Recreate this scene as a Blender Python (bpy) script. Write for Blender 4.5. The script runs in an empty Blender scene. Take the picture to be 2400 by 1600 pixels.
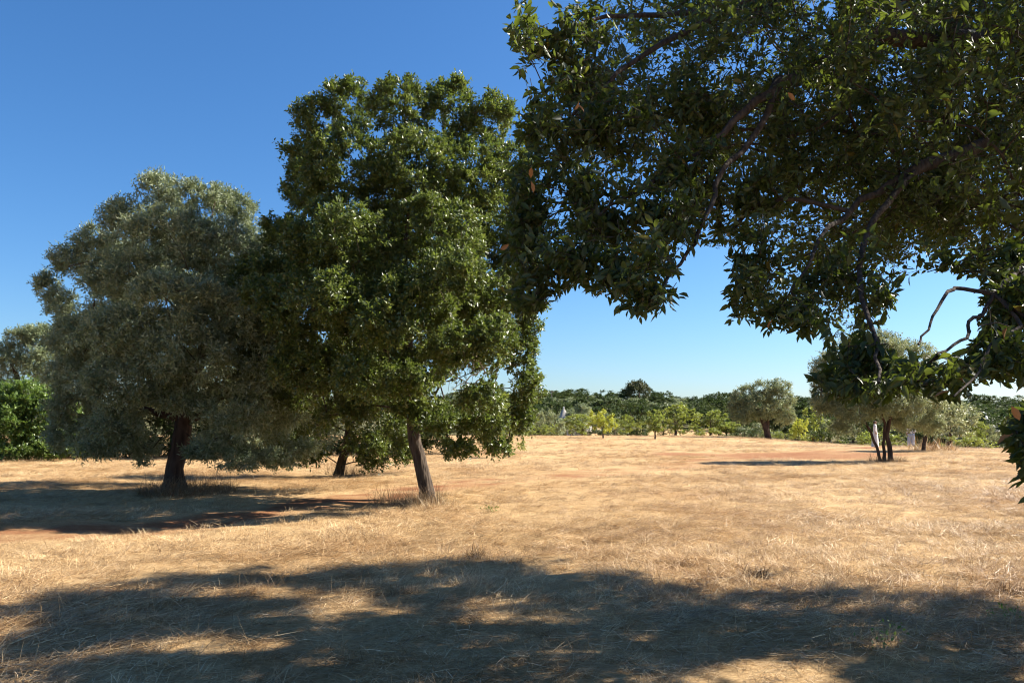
import bpy, math
import numpy as np
from mathutils import Vector, Matrix

SC = bpy.context.scene
COL = SC.collection
R = math.radians

# ------------------------------------------------------------------ camera
W, H, F, YH, CAMZ = 2400.0, 1600.0, 1867.0, 985.0, 1.62     # photo pixels; YH = eye level
cam = bpy.data.cameras.new('camera'); camo = bpy.data.objects.new('camera', cam); COL.objects.link(camo)
camo.location = (0, 0, CAMZ); camo.rotation_euler = (R(90), 0, 0)
cam.sensor_width = 36; cam.lens = 36 * F / W
cam.shift_y = (YH - H / 2) / W
cam.clip_start = 0.05; cam.clip_end = 9000
SC.camera = camo

# ------------------------------------------------------------------ sky and sun
SUN_AZ, SUN_EL = R(72), R(38)            # azimuth clockwise from +Y (the view direction)
world = bpy.data.worlds.new('World'); SC.world = world; world.use_nodes = True
wn = world.node_tree.nodes; wl = world.node_tree.links
bg = wn['Background']
sky = wn.new('ShaderNodeTexSky'); sky.sky_type = 'NISHITA'; sky.sun_disc = False
sky.sun_elevation = SUN_EL; sky.sun_rotation = SUN_AZ
sky.altitude = 0; sky.air_density = 1.0; sky.dust_density = 0.6; sky.ozone_density = 8.0
hs = wn.new('ShaderNodeHueSaturation'); hs.inputs['Saturation'].default_value = 1.12
wl.new(sky.outputs[0], hs.inputs['Color']); wl.new(hs.outputs[0], bg.inputs[0]); bg.inputs[1].default_value = 0.063
sun = bpy.data.lights.new('sun', 'SUN'); suno = bpy.data.objects.new('sun', sun); COL.objects.link(suno)
sun.energy = 5.0; sun.angle = R(0.53); sun.color = (1.0, 0.93, 0.82)
SUNV = Vector((math.sin(SUN_AZ) * math.cos(SUN_EL), math.cos(SUN_AZ) * math.cos(SUN_EL), math.sin(SUN_EL)))
suno.rotation_euler = SUNV.to_track_quat('Z', 'Y').to_euler()
SUNN = np.array(SUNV)
vs = SC.view_settings
vs.view_transform = 'Standard'; vs.look = 'None'; vs.gamma = 1; vs.use_curve_mapping = False
vs.exposure = 1.47
cy = SC.cycles
cy.max_bounces = 8; cy.diffuse_bounces = 5; cy.glossy_bounces = 2; cy.transmission_bounces = 4
cy.filter_width = 1.1; cy.use_denoising = True; cy.sample_clamp_indirect = 6.0

# ------------------------------------------------------------------ numbers and terrain
def sstep(a, b, x):
    t = np.clip((np.asarray(x, float) - a) / (b - a), 0, 1); return t * t * (3 - 2 * t)

def _h(ix, iy, s):
    n = (ix * 374761393 + iy * 668265263 + s * 2147483647) & 0xffffffff
    n = ((n ^ (n >> 13)) * 1274126177) & 0xffffffff
    return ((n ^ (n >> 16)) & 0xffff) / 65535.0

def vnoise(x, y, s=0):
    x = np.asarray(x, float); y = np.asarray(y, float)
    ix = np.floor(x).astype(np.int64); iy = np.floor(y).astype(np.int64)
    fx = x - ix; fy = y - iy; fx = fx * fx * (3 - 2 * fx); fy = fy * fy * (3 - 2 * fy)
    a = _h(ix, iy, s); b = _h(ix + 1, iy, s); c = _h(ix, iy + 1, s); d = _h(ix + 1, iy + 1, s)
    return (a + (b - a) * fx) * (1 - fy) + (c + (d - c) * fx) * fy

def terrain(x, y):
    x = np.asarray(x, float); y = np.asarray(y, float)
    t = sstep(20, 90, y)
    z = -1.5 * t * sstep(22, 44, x) - 0.15 * t
    z = z - 2.6 * sstep(92, 122, y)
    z = z + 10.8 * np.clip((y - 120) / 200, 0, 1) + 5.0 * sstep(320, 700, y) * (1 - sstep(900, 3000, y))
    z = z + (vnoise(x * .05, y * .05, 3) - .5) * .5 * sstep(25, 60, y) * (1 - sstep(70, 90, y))
    z = z + (vnoise(x * .02, y * .02, 4) - .5) * 5 * sstep(150, 330, y)
    near = 1 - sstep(14, 40, y)
    z = z + ((vnoise(x * .55, y * .8, 5) - .5) * .10 + (vnoise(x * 1.7, y * 2.4, 6) - .5) * .06) * near
    return z

def at(px, py, d):
    return np.array([(px - W / 2) / F * d, d, CAMZ + (YH - py) / F * d])

def hit(px, py, d0=4.0, d1=140.0):
    """where the sight line through a photo pixel meets the ground"""
    ds = np.concatenate([np.arange(d0, 40, .1), np.arange(40, d1, .3)])
    x = (px - W / 2) / F * ds; zr = CAMZ + (YH - py) / F * ds
    gap = zr - terrain(x, ds)
    k = np.argmax(gap <= 0) if (gap <= 0).any() and ds[np.argmax(gap <= 0)] < 97 else np.argmin(np.where(ds < 97, gap, 1e9))   # else the crest just under the sight line
    d = ds[k]
    return np.array([(px - W / 2) / F * d, d, float(terrain((px - W / 2) / F * d, d))])

TRACK = np.array([hit(*p)[:2] for p in ((-400, 1325), (0, 1256), (480, 1222), (700, 1190), (870, 1162), (1000, 1143), (1100, 1130),
                                         (1250, 1121), (1400, 1110), (1540, 1096), (1680, 1079), (1850, 1065), (2000, 1054), (2080, 1047))])
def seg_dist(x, y, P):
    best = np.full(np.shape(x), 1e9)
    for a, b in zip(P[:-1], P[1:]):
        d = b - a; t = np.clip(((x - a[0]) * d[0] + (y - a[1]) * d[1]) / (d @ d), 0, 1)
        best = np.minimum(best, np.hypot(x - a[0] - t * d[0], y - a[1] - t * d[1]))
    return best

PATCH = hit(1850, 1068)[:2]
def soil(x, y):
    """0..1 how much red earth shows"""
    x = np.asarray(x, float); y = np.asarray(y, float)
    d = seg_dist(x, y, TRACK)
    wob = (vnoise(x * .5, y * .5, 11) - .5) * 1.0
    hw = .62 + .018 * y
    s = 1 - sstep(hw * .55, hw * 1.6, d + wob * .7)
    s = s * (.55 + .45 * sstep(.35, .6, vnoise(x * .45 + 9, y * .9, 12)))
    s = s * (.7 + .3 * sstep(.25, .65, vnoise(x * 2.1, y * 2.6, 13)))
    e = np.hypot((x - PATCH[0]) / 7.0, (y - PATCH[1]) / 4.5)
    s = np.maximum(s, (1 - sstep(.5, 1.1, e + (vnoise(x * .4, y * .4, 14) - .5) * .8)) * .9)
    return s

# ------------------------------------------------------------------ object helpers
def link(o, parent=None):
    COL.objects.link(o)
    if parent is not None: o.parent = parent
    return o

def tag(o, label=None, cat=None, group=None, kind=None):
    if label: o['label'] = label
    if cat: o['category'] = cat
    if group: o['group'] = group
    if kind: o['kind'] = kind
    return o

def empty(name, loc):
    o = bpy.data.objects.new(name, None); o.location = [float(v) for v in loc]; o.empty_display_size = .2
    return link(o)

def mesh(name, V, faces, mat, rnd=None, smooth=False):
    """faces: list of int arrays (n,k)"""
    me = bpy.data.meshes.new(name)
    V = np.asarray(V, np.float32); me.vertices.add(len(V)); me.vertices.foreach_set('co', V.ravel())
    idx = np.concatenate([np.asarray(f, np.int32).ravel() for f in faces])
    tot = np.concatenate([np.full(len(f), np.shape(f)[1], np.int32) for f in faces])
    st = np.zeros(len(tot), np.int32); st[1:] = np.cumsum(tot)[:-1]
    me.loops.add(len(idx)); me.loops.foreach_set('vertex_index', idx)
    me.polygons.add(len(tot)); me.polygons.foreach_set('loop_start', st); me.polygons.foreach_set('loop_total', tot)
    if smooth: me.polygons.foreach_set('use_smooth', np.ones(len(tot), bool))
    if rnd is not None:
        a = me.attributes.new('rnd', 'FLOAT', 'FACE'); a.data.foreach_set('value', np.asarray(rnd, np.float32))
    me.update(calc_edges=True)
    if mat is not None: me.materials.append(mat)
    return me

def obj(name, me, parent=None, loc=None):
    o = bpy.data.objects.new(name, me)
    if loc is not None: o.location = [float(v) for v in loc]
    return link(o, parent)

def nrm(a):
    return a / np.maximum(np.linalg.norm(a, axis=-1, keepdims=True), 1e-9)

# ------------------------------------------------------------------ materials
def mat_new(name):
    m = bpy.data.materials.new(name); m.use_nodes = True
    nt = m.node_tree; b = nt.nodes['Principled BSDF']
    return m, nt, b

def ramp(nt, fac, stops):
    r = nt.nodes.new('ShaderNodeValToRGB'); el = r.color_ramp.elements
    while len(el) < len(stops): el.new(.5)
    for e, (p, c) in zip(el, stops): e.position = p; e.color = (*c, 1)
    nt.links.new(fac, r.inputs[0]); return r.outputs[0]

def attr(nt, name):
    a = nt.nodes.new('ShaderNodeAttribute'); a.attribute_name = name; return a

def mix(nt, fac, a, b, mode='MIX'):
    n = nt.nodes.new('ShaderNodeMix'); n.data_type = 'RGBA'; n.blend_type = mode
    for s, v in ((n.inputs[0], fac), (n.inputs[6], a), (n.inputs[7], b)):
        if isinstance(v, (int, float)): s.default_value = v
        elif isinstance(v, tuple): s.default_value = (*v, 1)
        else: nt.links.new(v, s)
    return n.outputs[2]

def noise(nt, scale, detail=3, coord=None, rough=.5, dist=0):
    n = nt.nodes.new('ShaderNodeTexNoise'); n.inputs['Scale'].default_value = scale
    n.inputs['Detail'].default_value = detail; n.inputs['Roughness'].default_value = rough; n.inputs['Distortion'].default_value = dist
    if coord is not None: nt.links.new(coord, n.inputs['Vector'])
    return n.outputs[0]

def worldpos(nt, scale=None):
    g = nt.nodes.new('ShaderNodeNewGeometry').outputs['Position']
    if scale is None: return g
    m = nt.nodes.new('ShaderNodeMapping'); m.inputs['Scale'].default_value = scale
    nt.links.new(g, m.inputs['Vector']); return m.outputs[0]

def leaf_mat(name, stops, under, trans, tfac=.3, rough=.42, spec=.4, tone=None):
    m, nt, b = mat_new(name)
    a = attr(nt, 'rnd').outputs['Fac']
    col = ramp(nt, a, stops)
    if tone:
        oi = nt.nodes.new('ShaderNodeObjectInfo')
        col = mix(nt, 1.0, col, ramp(nt, oi.outputs['Random'], tone), 'MULTIPLY')
    g = nt.nodes.new('ShaderNodeNewGeometry')
    col2 = mix(nt, g.outputs['Backfacing'], col, mix(nt, .75, col, under))
    nt.links.new(col2, b.inputs['Base Color'])
    b.inputs['Roughness'].default_value = rough; b.inputs['Specular IOR Level'].default_value = spec
    tr = nt.nodes.new('ShaderNodeBsdfTranslucent')
    nt.links.new(mix(nt, .6, mix(nt, 1.0, col, (3, 3, 3), 'MULTIPLY'), trans), tr.inputs[0])
    mx = nt.nodes.new('ShaderNodeMixShader'); mx.inputs[0].default_value = tfac
    nt.links.new(b.outputs[0], mx.inputs[1]); nt.links.new(tr.outputs[0], mx.inputs[2])
    nt.links.new(mx.outputs[0], nt.nodes['Material Output'].inputs[0])
    return m

M_OAK = leaf_mat('oak_leaf', [(0, (.032, .053, .011)), (.55, (.088, .118, .022)), (1, (.19, .205, .045))], (.10, .12, .05), (.16, .22, .02), .28, .38, .5)
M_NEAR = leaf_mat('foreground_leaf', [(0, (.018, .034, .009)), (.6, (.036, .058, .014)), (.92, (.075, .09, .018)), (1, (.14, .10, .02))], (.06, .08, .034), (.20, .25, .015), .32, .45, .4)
M_OLIVE = leaf_mat('olive_leaf', [(0, (.08, .105, .045)), (.55, (.185, .225, .105)), (1, (.35, .38, .21))], (.33, .37, .25), (.26, .26, .10), .22, .45, .45, [(0, (.85, .9, .85)), (1, (1.1, 1.05, 1.0))])
M_WOODOAK = leaf_mat('wood_oak_leaf', [(0, (.024, .042, .012)), (.6, (.046, .066, .019)), (1, (.085, .10, .032))], (.07, .09, .04), (.09, .13, .025), .2, .6, .15, [(0, (.75, .9, .9)), (.5, (1, 1, 1)), (1, (1.25, 1.15, .9))])
M_BRIGHT = leaf_mat('almond_leaf', [(0, (.075, .105, .024)), (.5, (.13, .165, .038)), (1, (.23, .24, .05))], (.2, .22, .08), (.35, .38, .03), .35, .45, .4, [(0, (.75, .85, .8)), (1, (1.15, 1.1, 1.0))])
M_YELLOW = leaf_mat('yellow_leaf', [(0, (.16, .20, .03)), (1, (.34, .34, .045))], (.3, .3, .08), (.5, .5, .03), .4, .45, .4)
M_SHRUB = leaf_mat('shrub_leaf', [(0, (.05, .088, .016)), (.5, (.085, .138, .025)), (1, (.14, .195, .038))], (.13, .18, .06), (.22, .34, .03), .3, .4, .5)
M_PINE = leaf_mat('pine_needle', [(0, (.055, .065, .022)), (1, (.16, .15, .055))], (.09, .09, .04), (.10, .12, .03), .12, .6, .3)

def plain(name, c, rough=.8, spec=.2):
    m, nt, b = mat_new(name)
    nt.links.new(mix(nt, noise(nt, 14, 4, worldpos(nt)), tuple(v * .75 for v in c), tuple(min(1, v * 1.2) for v in c)), b.inputs['Base Color'])
    b.inputs['Roughness'].default_value = rough; b.inputs['Specular IOR Level'].default_value = spec
    return m

M_BROWNLEAF = plain('withered_leaf', (.30, .15, .06), .7)

def bark_mat(name, dark, light, scale=14, bump=.6):
    m, nt, b = mat_new(name)
    p = worldpos(nt, (1, 1, .22))
    v = nt.nodes.new('ShaderNodeTexVoronoi'); v.inputs['Scale'].default_value = scale; nt.links.new(p, v.inputs['Vector'])
    n = noise(nt, scale * .8, 6, p, .65)
    f = mix(nt, .5, v.outputs['Distance'], n)
    nt.links.new(ramp(nt, f, [(.2, dark), (.65, light)]), b.inputs['Base Color'])
    bp = nt.nodes.new('ShaderNodeBump'); bp.inputs['Strength'].default_value = bump; bp.inputs['Distance'].default_value = .04
    nt.links.new(f, bp.inputs['Height']); nt.links.new(bp.outputs[0], b.inputs['Normal'])
    b.inputs['Roughness'].default_value = .9; b.inputs['Specular IOR Level'].default_value = .15
    return m

M_BARK = bark_mat('oak_bark', (.022, .016, .012), (.105, .08, .06), 18, .9)
M_BARKN = bark_mat('foreground_bark', (.022, .017, .013), (.075, .058, .046), 30, .8)
M_BARKO = bark_mat('olive_bark', (.026, .016, .012), (.09, .06, .045), 10, 1.0)
M_DEAD = bark_mat('dead_wood', (.16, .12, .09), (.34, .28, .22), 24, .3)

def ground_mat():
    m, nt, b = mat_new('straw_field')
    p = worldpos(nt)
    big = noise(nt, .22, 5, p, .6)
    mid = noise(nt, 1.6, 5, worldpos(nt, (1, 1.5, 1)), .65)
    fib = noise(nt, 16, 8, worldpos(nt, (1, 2.6, 1)), .82, .8)
    straw = ramp(nt, fib, [(.28, (.17, .10, .045)), (.45, (.42, .28, .14)), (.60, (.64, .47, .26)), (.76, (.80, .64, .42))])
    straw = mix(nt, 1.0, straw, ramp(nt, big, [(.32, (.80, .70, .60)), (.5, (1, .97, .93)), (.66, (1.12, 1.1, 1.06))]), 'MULTIPLY')
    straw = mix(nt, 1.0, straw, ramp(nt, mid, [(.3, (.78, .72, .66)), (.6, (1.05, 1.03, 1.0))]), 'MULTIPLY')
    earth = ramp(nt, noise(nt, 6, 6, p, .7), [(.25, (.17, .062, .026)), (.55, (.30, .125, .055)), (.8, (.42, .22, .11))])
    s = attr(nt, 'soil').outputs['Fac']
    br = nt.nodes.new('ShaderNodeMath'); br.operation = 'MULTIPLY_ADD'
    nt.links.new(fib, br.inputs[0]); br.inputs[1].default_value = -.9; br.inputs[2].default_value = .45
    ad = nt.nodes.new('ShaderNodeMath'); ad.operation = 'ADD'; ad.use_clamp = True
    nt.links.new(s, ad.inputs[0]); nt.links.new(br.outputs[0], ad.inputs[1])
    pick = nt.nodes.new('ShaderNodeMath'); pick.operation = 'MULTIPLY'; pick.use_clamp = True
    nt.links.new(ad.outputs[0], pick.inputs[0]); nt.links.new(s, pick.inputs[1])
    col = mix(nt, pick.outputs[0], straw, earth)
    scrub = ramp(nt, noise(nt, .35, 5, p, .7), [(.3, (.05, .055, .02)), (.55, (.12, .11, .05)), (.75, (.22, .17, .08))])
    col = mix(nt, attr(nt, 'scrub').outputs['Fac'], col, scrub)
    nt.links.new(col, b.inputs['Base Color'])
    bp = nt.nodes.new('ShaderNodeBump'); bp.inputs['Strength'].default_value = .8; bp.inputs['Distance'].default_value = .06
    nt.links.new(fib, bp.inputs['Height']); nt.links.new(bp.outputs[0], b.inputs['Normal'])
    b.inputs['Roughness'].default_value = .9; b.inputs['Specular IOR Level'].default_value = .1
    return m

def straw_mat():
    m, nt, b = mat_new('dry_straw')
    oi = nt.nodes.new('ShaderNodeObjectInfo')
    col = ramp(nt, attr(nt, 'rnd').outputs['Fac'], [(0, (.20, .12, .055)), (.4, (.49, .34, .175)), (.75, (.70, .535, .31)), (1, (.85, .72, .51))])
    col = mix(nt, 1.0, col, ramp(nt, oi.outputs['Random'], [(0, (.48, .42, .36)), (.3, (.88, .84, .79)), (.65, (1.02, 1, .97)), (1, (1.2, 1.2, 1.18))]), 'MULTIPLY')
    big = noise(nt, .22, 5, worldpos(nt), .6)
    col = mix(nt, 1.0, col, ramp(nt, big, [(.32, (.80, .70, .60)), (.5, (1, .97, .93)), (.66, (1.12, 1.1, 1.06))]), 'MULTIPLY')
    nt.links.new(col, b.inputs['Base Color'])
    b.inputs['Roughness'].default_value = .5; b.inputs['Specular IOR Level'].default_value = .35
    tr = nt.nodes.new('ShaderNodeBsdfTranslucent'); nt.links.new(col, tr.inputs[0])
    mx = nt.nodes.new('ShaderNodeMixShader'); mx.inputs[0].default_value = .22
    nt.links.new(b.outputs[0], mx.inputs[1]); nt.links.new(tr.outputs[0], mx.inputs[2])
    nt.links.new(mx.outputs[0], nt.nodes['Material Output'].inputs[0])
    return m

M_GROUND = ground_mat(); M_STRAW = straw_mat()
M_WEED = plain('dry_weed', (.25, .16, .085), .8)
M_WEEDDARK = plain('dead_dark_weed', (.13, .075, .04), .8)

# ------------------------------------------------------------------ the ground
def build_ground():
    ys = np.concatenate([np.linspace(-400, -40, 8)[:-1], np.linspace(-40, 2, 30)[:-1], np.arange(2, 14, .09), np.arange(14, 40, .3), np.arange(40, 135, 1.1),
                         np.geomspace(135, 900, 60), np.geomspace(1000, 5000, 8)])
    hx = np.concatenate([np.arange(0, 9, .11), np.arange(9, 45, .7), np.geomspace(46, 500, 36), np.geomspace(600, 5000, 7)])
    xs = np.concatenate([-hx[:0:-1], hx])
    X, Y = np.meshgrid(xs, ys); Z = terrain(X, Y)
    n, k = X.shape
    V = np.stack([X, Y, Z], -1).reshape(-1, 3)
    i = np.arange(n * k).reshape(n, k)
    q = np.stack([i[:-1, :-1], i[:-1, 1:], i[1:, 1:], i[1:, :-1]], -1).reshape(-1, 4)
    me = mesh('field', V, [q], M_GROUND, smooth=True)
    a = me.attributes.new('soil', 'FLOAT', 'POINT'); a.data.foreach_set('value', soil(X, Y).ravel().astype(np.float32))
    sc = sstep(118, 150, Y) * sstep(.30, .42, np.hypot((X - 34) / 26, (Y - 150) / 45) * .38)
    a = me.attributes.new('scrub', 'FLOAT', 'POINT'); a.data.foreach_set('value', sc.ravel().astype(np.float32))
    tag(obj('field', me), kind='structure', label='wide field of dry mown straw with a red earth track')
build_ground()

# ------------------------------------------------------------------ dry grass (stuff)
def blade_mesh(name, rng, n, spread, ln, lean, width, segs, arch, bias=.5, mat=None):
    V, Q, rn = [], [], []
    for b in range(n):
        a = rng.uniform(0, 2 * math.pi) if rng.random() > bias else rng.normal(.35, .5)
        rad = spread * math.sqrt(rng.random()); t = rng.uniform(0, 2 * math.pi)
        p = np.array([rad * math.cos(t), rad * math.sin(t), rng.uniform(-.01, .02)])
        el = R(np.clip(rng.normal(*lean), 2, 88)); L = rng.uniform(*ln)
        side = np.array([-math.sin(a), math.cos(a), rng.normal(0, .35)]); side /= np.linalg.norm(side)
        w = width * rng.uniform(.6, 1.3); k0 = len(V)
        yaw = rng.normal(0, .25)
        for s in range(segs + 1):
            f = s / segs; ww = w * (1 - .75 * f)
            V += [p - side * ww / 2, p + side * ww / 2]
            e = el - arch * f * f; aa = a + yaw * f
            p = p + np.array([math.cos(aa) * math.cos(e), math.sin(aa) * math.cos(e), math.sin(e)]) * L / segs
            p[2] = max(p[2], .004)
        for s in range(segs):
            Q.append([k0 + 2 * s, k0 + 2 * s + 1, k0 + 2 * s + 3, k0 + 2 * s + 2]); 
        rn += [np.clip(rng.normal(.5, .25), 0, 1)] * segs
    return mesh(name, np.array(V), [np.array(Q)], mat or M_STRAW, rn)

def scatter_gn(name, pts, rotz, scale, which, sources):
    me = bpy.data.meshes.new(name); n = len(pts)
    me.vertices.add(n); me.vertices.foreach_set('co', np.asarray(pts, np.float32).ravel())
    rot = np.zeros((n, 3), np.float32); rot[:, 2] = rotz
    rng = np.random.default_rng(77); rot[:, :2] = rng.normal(0, .12, (n, 2))
    me.attributes.new('rot', 'FLOAT_VECTOR', 'POINT').data.foreach_set('vector', rot.ravel())
    me.attributes.new('scl', 'FLOAT', 'POINT').data.foreach_set('value', np.asarray(scale, np.float32))
    me.attributes.new('pick', 'INT', 'POINT').data.foreach_set('value', np.asarray(which, np.int32))
    o = obj(name, me); o['kind'] = 'stuff'
    g = bpy.data.node_groups.new(name, 'GeometryNodeTree')
    g.interface.new_socket('Geometry', in_out='INPUT', socket_type='NodeSocketGeometry')
    g.interface.new_socket('Geometry', in_out='OUTPUT', socket_type='NodeSocketGeometry')
    N = g.nodes; gi = N.new('NodeGroupInput'); go = N.new('NodeGroupOutput')
    join = N.new('GeometryNodeJoinGeometry')
    for s in sources:
        so = bpy.data.objects.new(s.name, s)
        oi = N.new('GeometryNodeObjectInfo'); oi.inputs['Object'].default_value = so; oi.inputs['As Instance'].default_value = True
        g.links.new(oi.outputs['Geometry'], join.inputs[0])
    m2p = N.new('GeometryNodeMeshToPoints'); g.links.new(gi.outputs[0], m2p.inputs[0])
    inst = N.new('GeometryNodeInstanceOnPoints'); inst.inputs['Pick Instance'].default_value = True
    def na(nm, t):
        k = N.new('GeometryNodeInputNamedAttribute'); k.data_type = t; k.inputs[0].default_value = nm; return k.outputs[0]
    g.links.new(m2p.outputs[0], inst.inputs['Points']); g.links.new(join.outputs[0], inst.inputs['Instance'])
    g.links.new(na('pick', 'INT'), inst.inputs['Instance Index'])
    e2r = N.new('FunctionNodeEulerToRotation'); g.links.new(na('rot', 'FLOAT_VECTOR'), e2r.inputs[0]); g.links.new(e2r.outputs[0], inst.inputs['Rotation'])
    g.links.new(na('scl', 'FLOAT'), inst.inputs['Scale'])
    g.links.new(inst.outputs[0], go.inputs[0])
    o.modifiers.new('scatter', 'NODES').node_group = g
    return o

def build_grass():
    rng = np.random.default_rng(5)
    src = []
    for k in range(4): src.append(blade_mesh('straw_mat', rng, 96, .27, (.07, .22), (6, 6), .0046, 2, .08, .45))
    for k in range(4): src.append(blade_mesh('straw_tuft', rng, 48, .12, (.06, .17), (19, 11), .0042, 3, .5, .6))
    for k in range(2): src.append(blade_mesh('straw_stalk', rng, 10, .16, (.08, .20), (42, 18), .0030, 3, .4, .3))
    P, RZ, S, K = [], [], [], []
    def band(d0, d1, dens, scl, keep=1.0):
        hw = .66 * d1 + 2.2
        n = int(2 * hw * (d1 - d0) * dens)
        x = rng.uniform(-hw, hw, n); y = rng.uniform(d0, d1, n)
        ok = np.abs(x) < .66 * y + 2.2
        s = soil(x, y); ok &= rng.random(n) > s * 1.6
        lush = vnoise(x * .6, y * .6, 21)
        ok &= rng.random(n) < .55 + .9 * lush
        x, y, lush = x[ok], y[ok], lush[ok]; n = len(x)
        t = rng.random(n) + (lush - .5) * .5
        k = np.where(t < .55, rng.integers(0, 4, n), np.where(t < .98, rng.integers(4, 8, n), rng.integers(8, 10, n)))
        P.append(np.stack([x, y, terrain(x, y)], -1)); K.append(k)
        RZ.append(rng.normal(0, .7, n) + (vnoise(x * .35, y * .35, 22) - .5) * 3.2)
        S.append(scl * rng.uniform(.65, 1.25, n) * (.75 + .5 * lush))
    band(2.4, 8, 62, .92); band(8, 14, 52, .92); band(14, 24, 30, 1.0); band(24, 42, 11, 1.25); band(42, 95, 2.2, 1.6)
    o = scatter_gn('dry_grass', np.concatenate(P), np.concatenate(RZ), np.concatenate(S), np.concatenate(K), src)
    tag(o, 'flattened pale straw and dry grass covering the field')
build_grass()

# ------------------------------------------------------------------ trees
LEAF2 = (np.array([[0, 0, 0], [.45, -.5, .10], [1, 0, 0], [.45, .5, .10]]), np.array([[0, 1, 2], [0, 2, 3]]))
LEAF6 = (np.array([[0, 0, 0], [.28, -.42, .07], [.62, -.42, .06], [1, 0, -.10], [.62, .42, .06], [.28, .42, .07], [.45, 0, -.02]]),
         np.array([[0, 1, 6], [1, 2, 6], [2, 3, 6], [3, 4, 6], [4, 5, 6], [5, 0, 6]]))

def leaf_verts(P, D, N, L, Wd, tmpl):
    T, F_ = tmpl
    B = nrm(np.cross(N, D)); N = np.cross(D, B)
    V = (P[:, None] + T[None, :, 0:1] * (D * L[:, None])[:, None] + T[None, :, 1:2] * (B * Wd[:, None])[:, None] + T[None, :, 2:3] * (N * L[:, None])[:, None])
    Fc = F_[None] + (np.arange(len(P)) * len(T))[:, None, None]
    return V.reshape(-1, 3), Fc.reshape(-1, 3), len(F_)

def sprout(puffs, sprigs, per, length, rng, center, droop=.15, up=.8, outw=.8, flat=.55, back=-.12, lvar=(.6, 1.2)):
    """leaf frames on short sprigs that stand out of each puff"""
    n = len(puffs); C = puffs[:, None, :3]; r = puffs[:, None, 3:4]
    out = nrm(puffs[:, :3] - center)[:, None]
    u = nrm(rng.normal(size=(n, sprigs, 3)) + out * outw + np.array([0, 0, .35]))
    a = C - u * r * back + rng.normal(size=(n, sprigs, 3)) * r * (.35 if back > 0 else 0); e = (a - C) * (.8 if back > 0 else 0) + C + u * r * rng.uniform(.6, 1.15, (n, sprigs, 1)) + (np.array([0, 0, -.10]) * r if back > 0 else 0)
    t = (np.arange(per) + rng.random((n, sprigs, per))) / per * .85 + .15
    P = a[:, :, None] + (e - a)[:, :, None] * t[..., None] + rng.normal(size=(n, sprigs, per, 3)) * length * .15
    U = np.broadcast_to(u[:, :, None], P.shape)
    D = nrm(U * .7 + nrm(rng.normal(size=P.shape)) * .9 + np.array([0, 0, -droop]))
    N = nrm(np.array([0, 0, up]) + np.broadcast_to(out[:, :, None], P.shape) * .45 + rng.normal(size=P.shape) * flat)
    L = length * rng.uniform(*lvar, P.shape[:-1])
    tint = np.clip(rng.normal(.45, .2, P.shape[:-1]) + rng.normal(0, .13, (n, 1, 1)), 0, 1)
    return P.reshape(-1, 3), D.reshape(-1, 3), N.reshape(-1, 3), L.ravel(), tint.ravel(), a.reshape(-1, 3), e.reshape(-1, 3)

def lobes_to_puffs(lobes, d, lai, rad, rng, shell=.5, leaf_area=.15, grow=1.0):
    """lobes: (px, py, depth offset, rx px, ry px[, r depth m]); lai = leaf area over the outline of each lobe; leaf_area = m2 in one puff"""
    out = []
    for lb in lobes:
        px, py, dd, rx, ry = lb[:5]; dist = d + dd; m = dist / F
        rd = lb[5] if len(lb) > 5 else (rx + ry) / 2 * m * 1.05
        c = at(px, py, dist); rr = np.array([rx * m, rd, ry * m]) * grow
        n = max(2, int(round(lai * math.pi * rr[0] * rr[2] / leaf_area)))
        u = nrm(rng.normal(size=(n, 3))) * (rng.random((n, 1)) ** (1 / (3 + 3 * shell)))
        out.append(np.concatenate([c + u * np.maximum(rr - rad * .6, .05), (rad * rng.uniform(.7, 1.25, n))[:, None]], 1))
    return np.concatenate(out)

def puff_area(sprigs, per, length, aspect): return sprigs * per * length * length * .81 * aspect * .5

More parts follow.
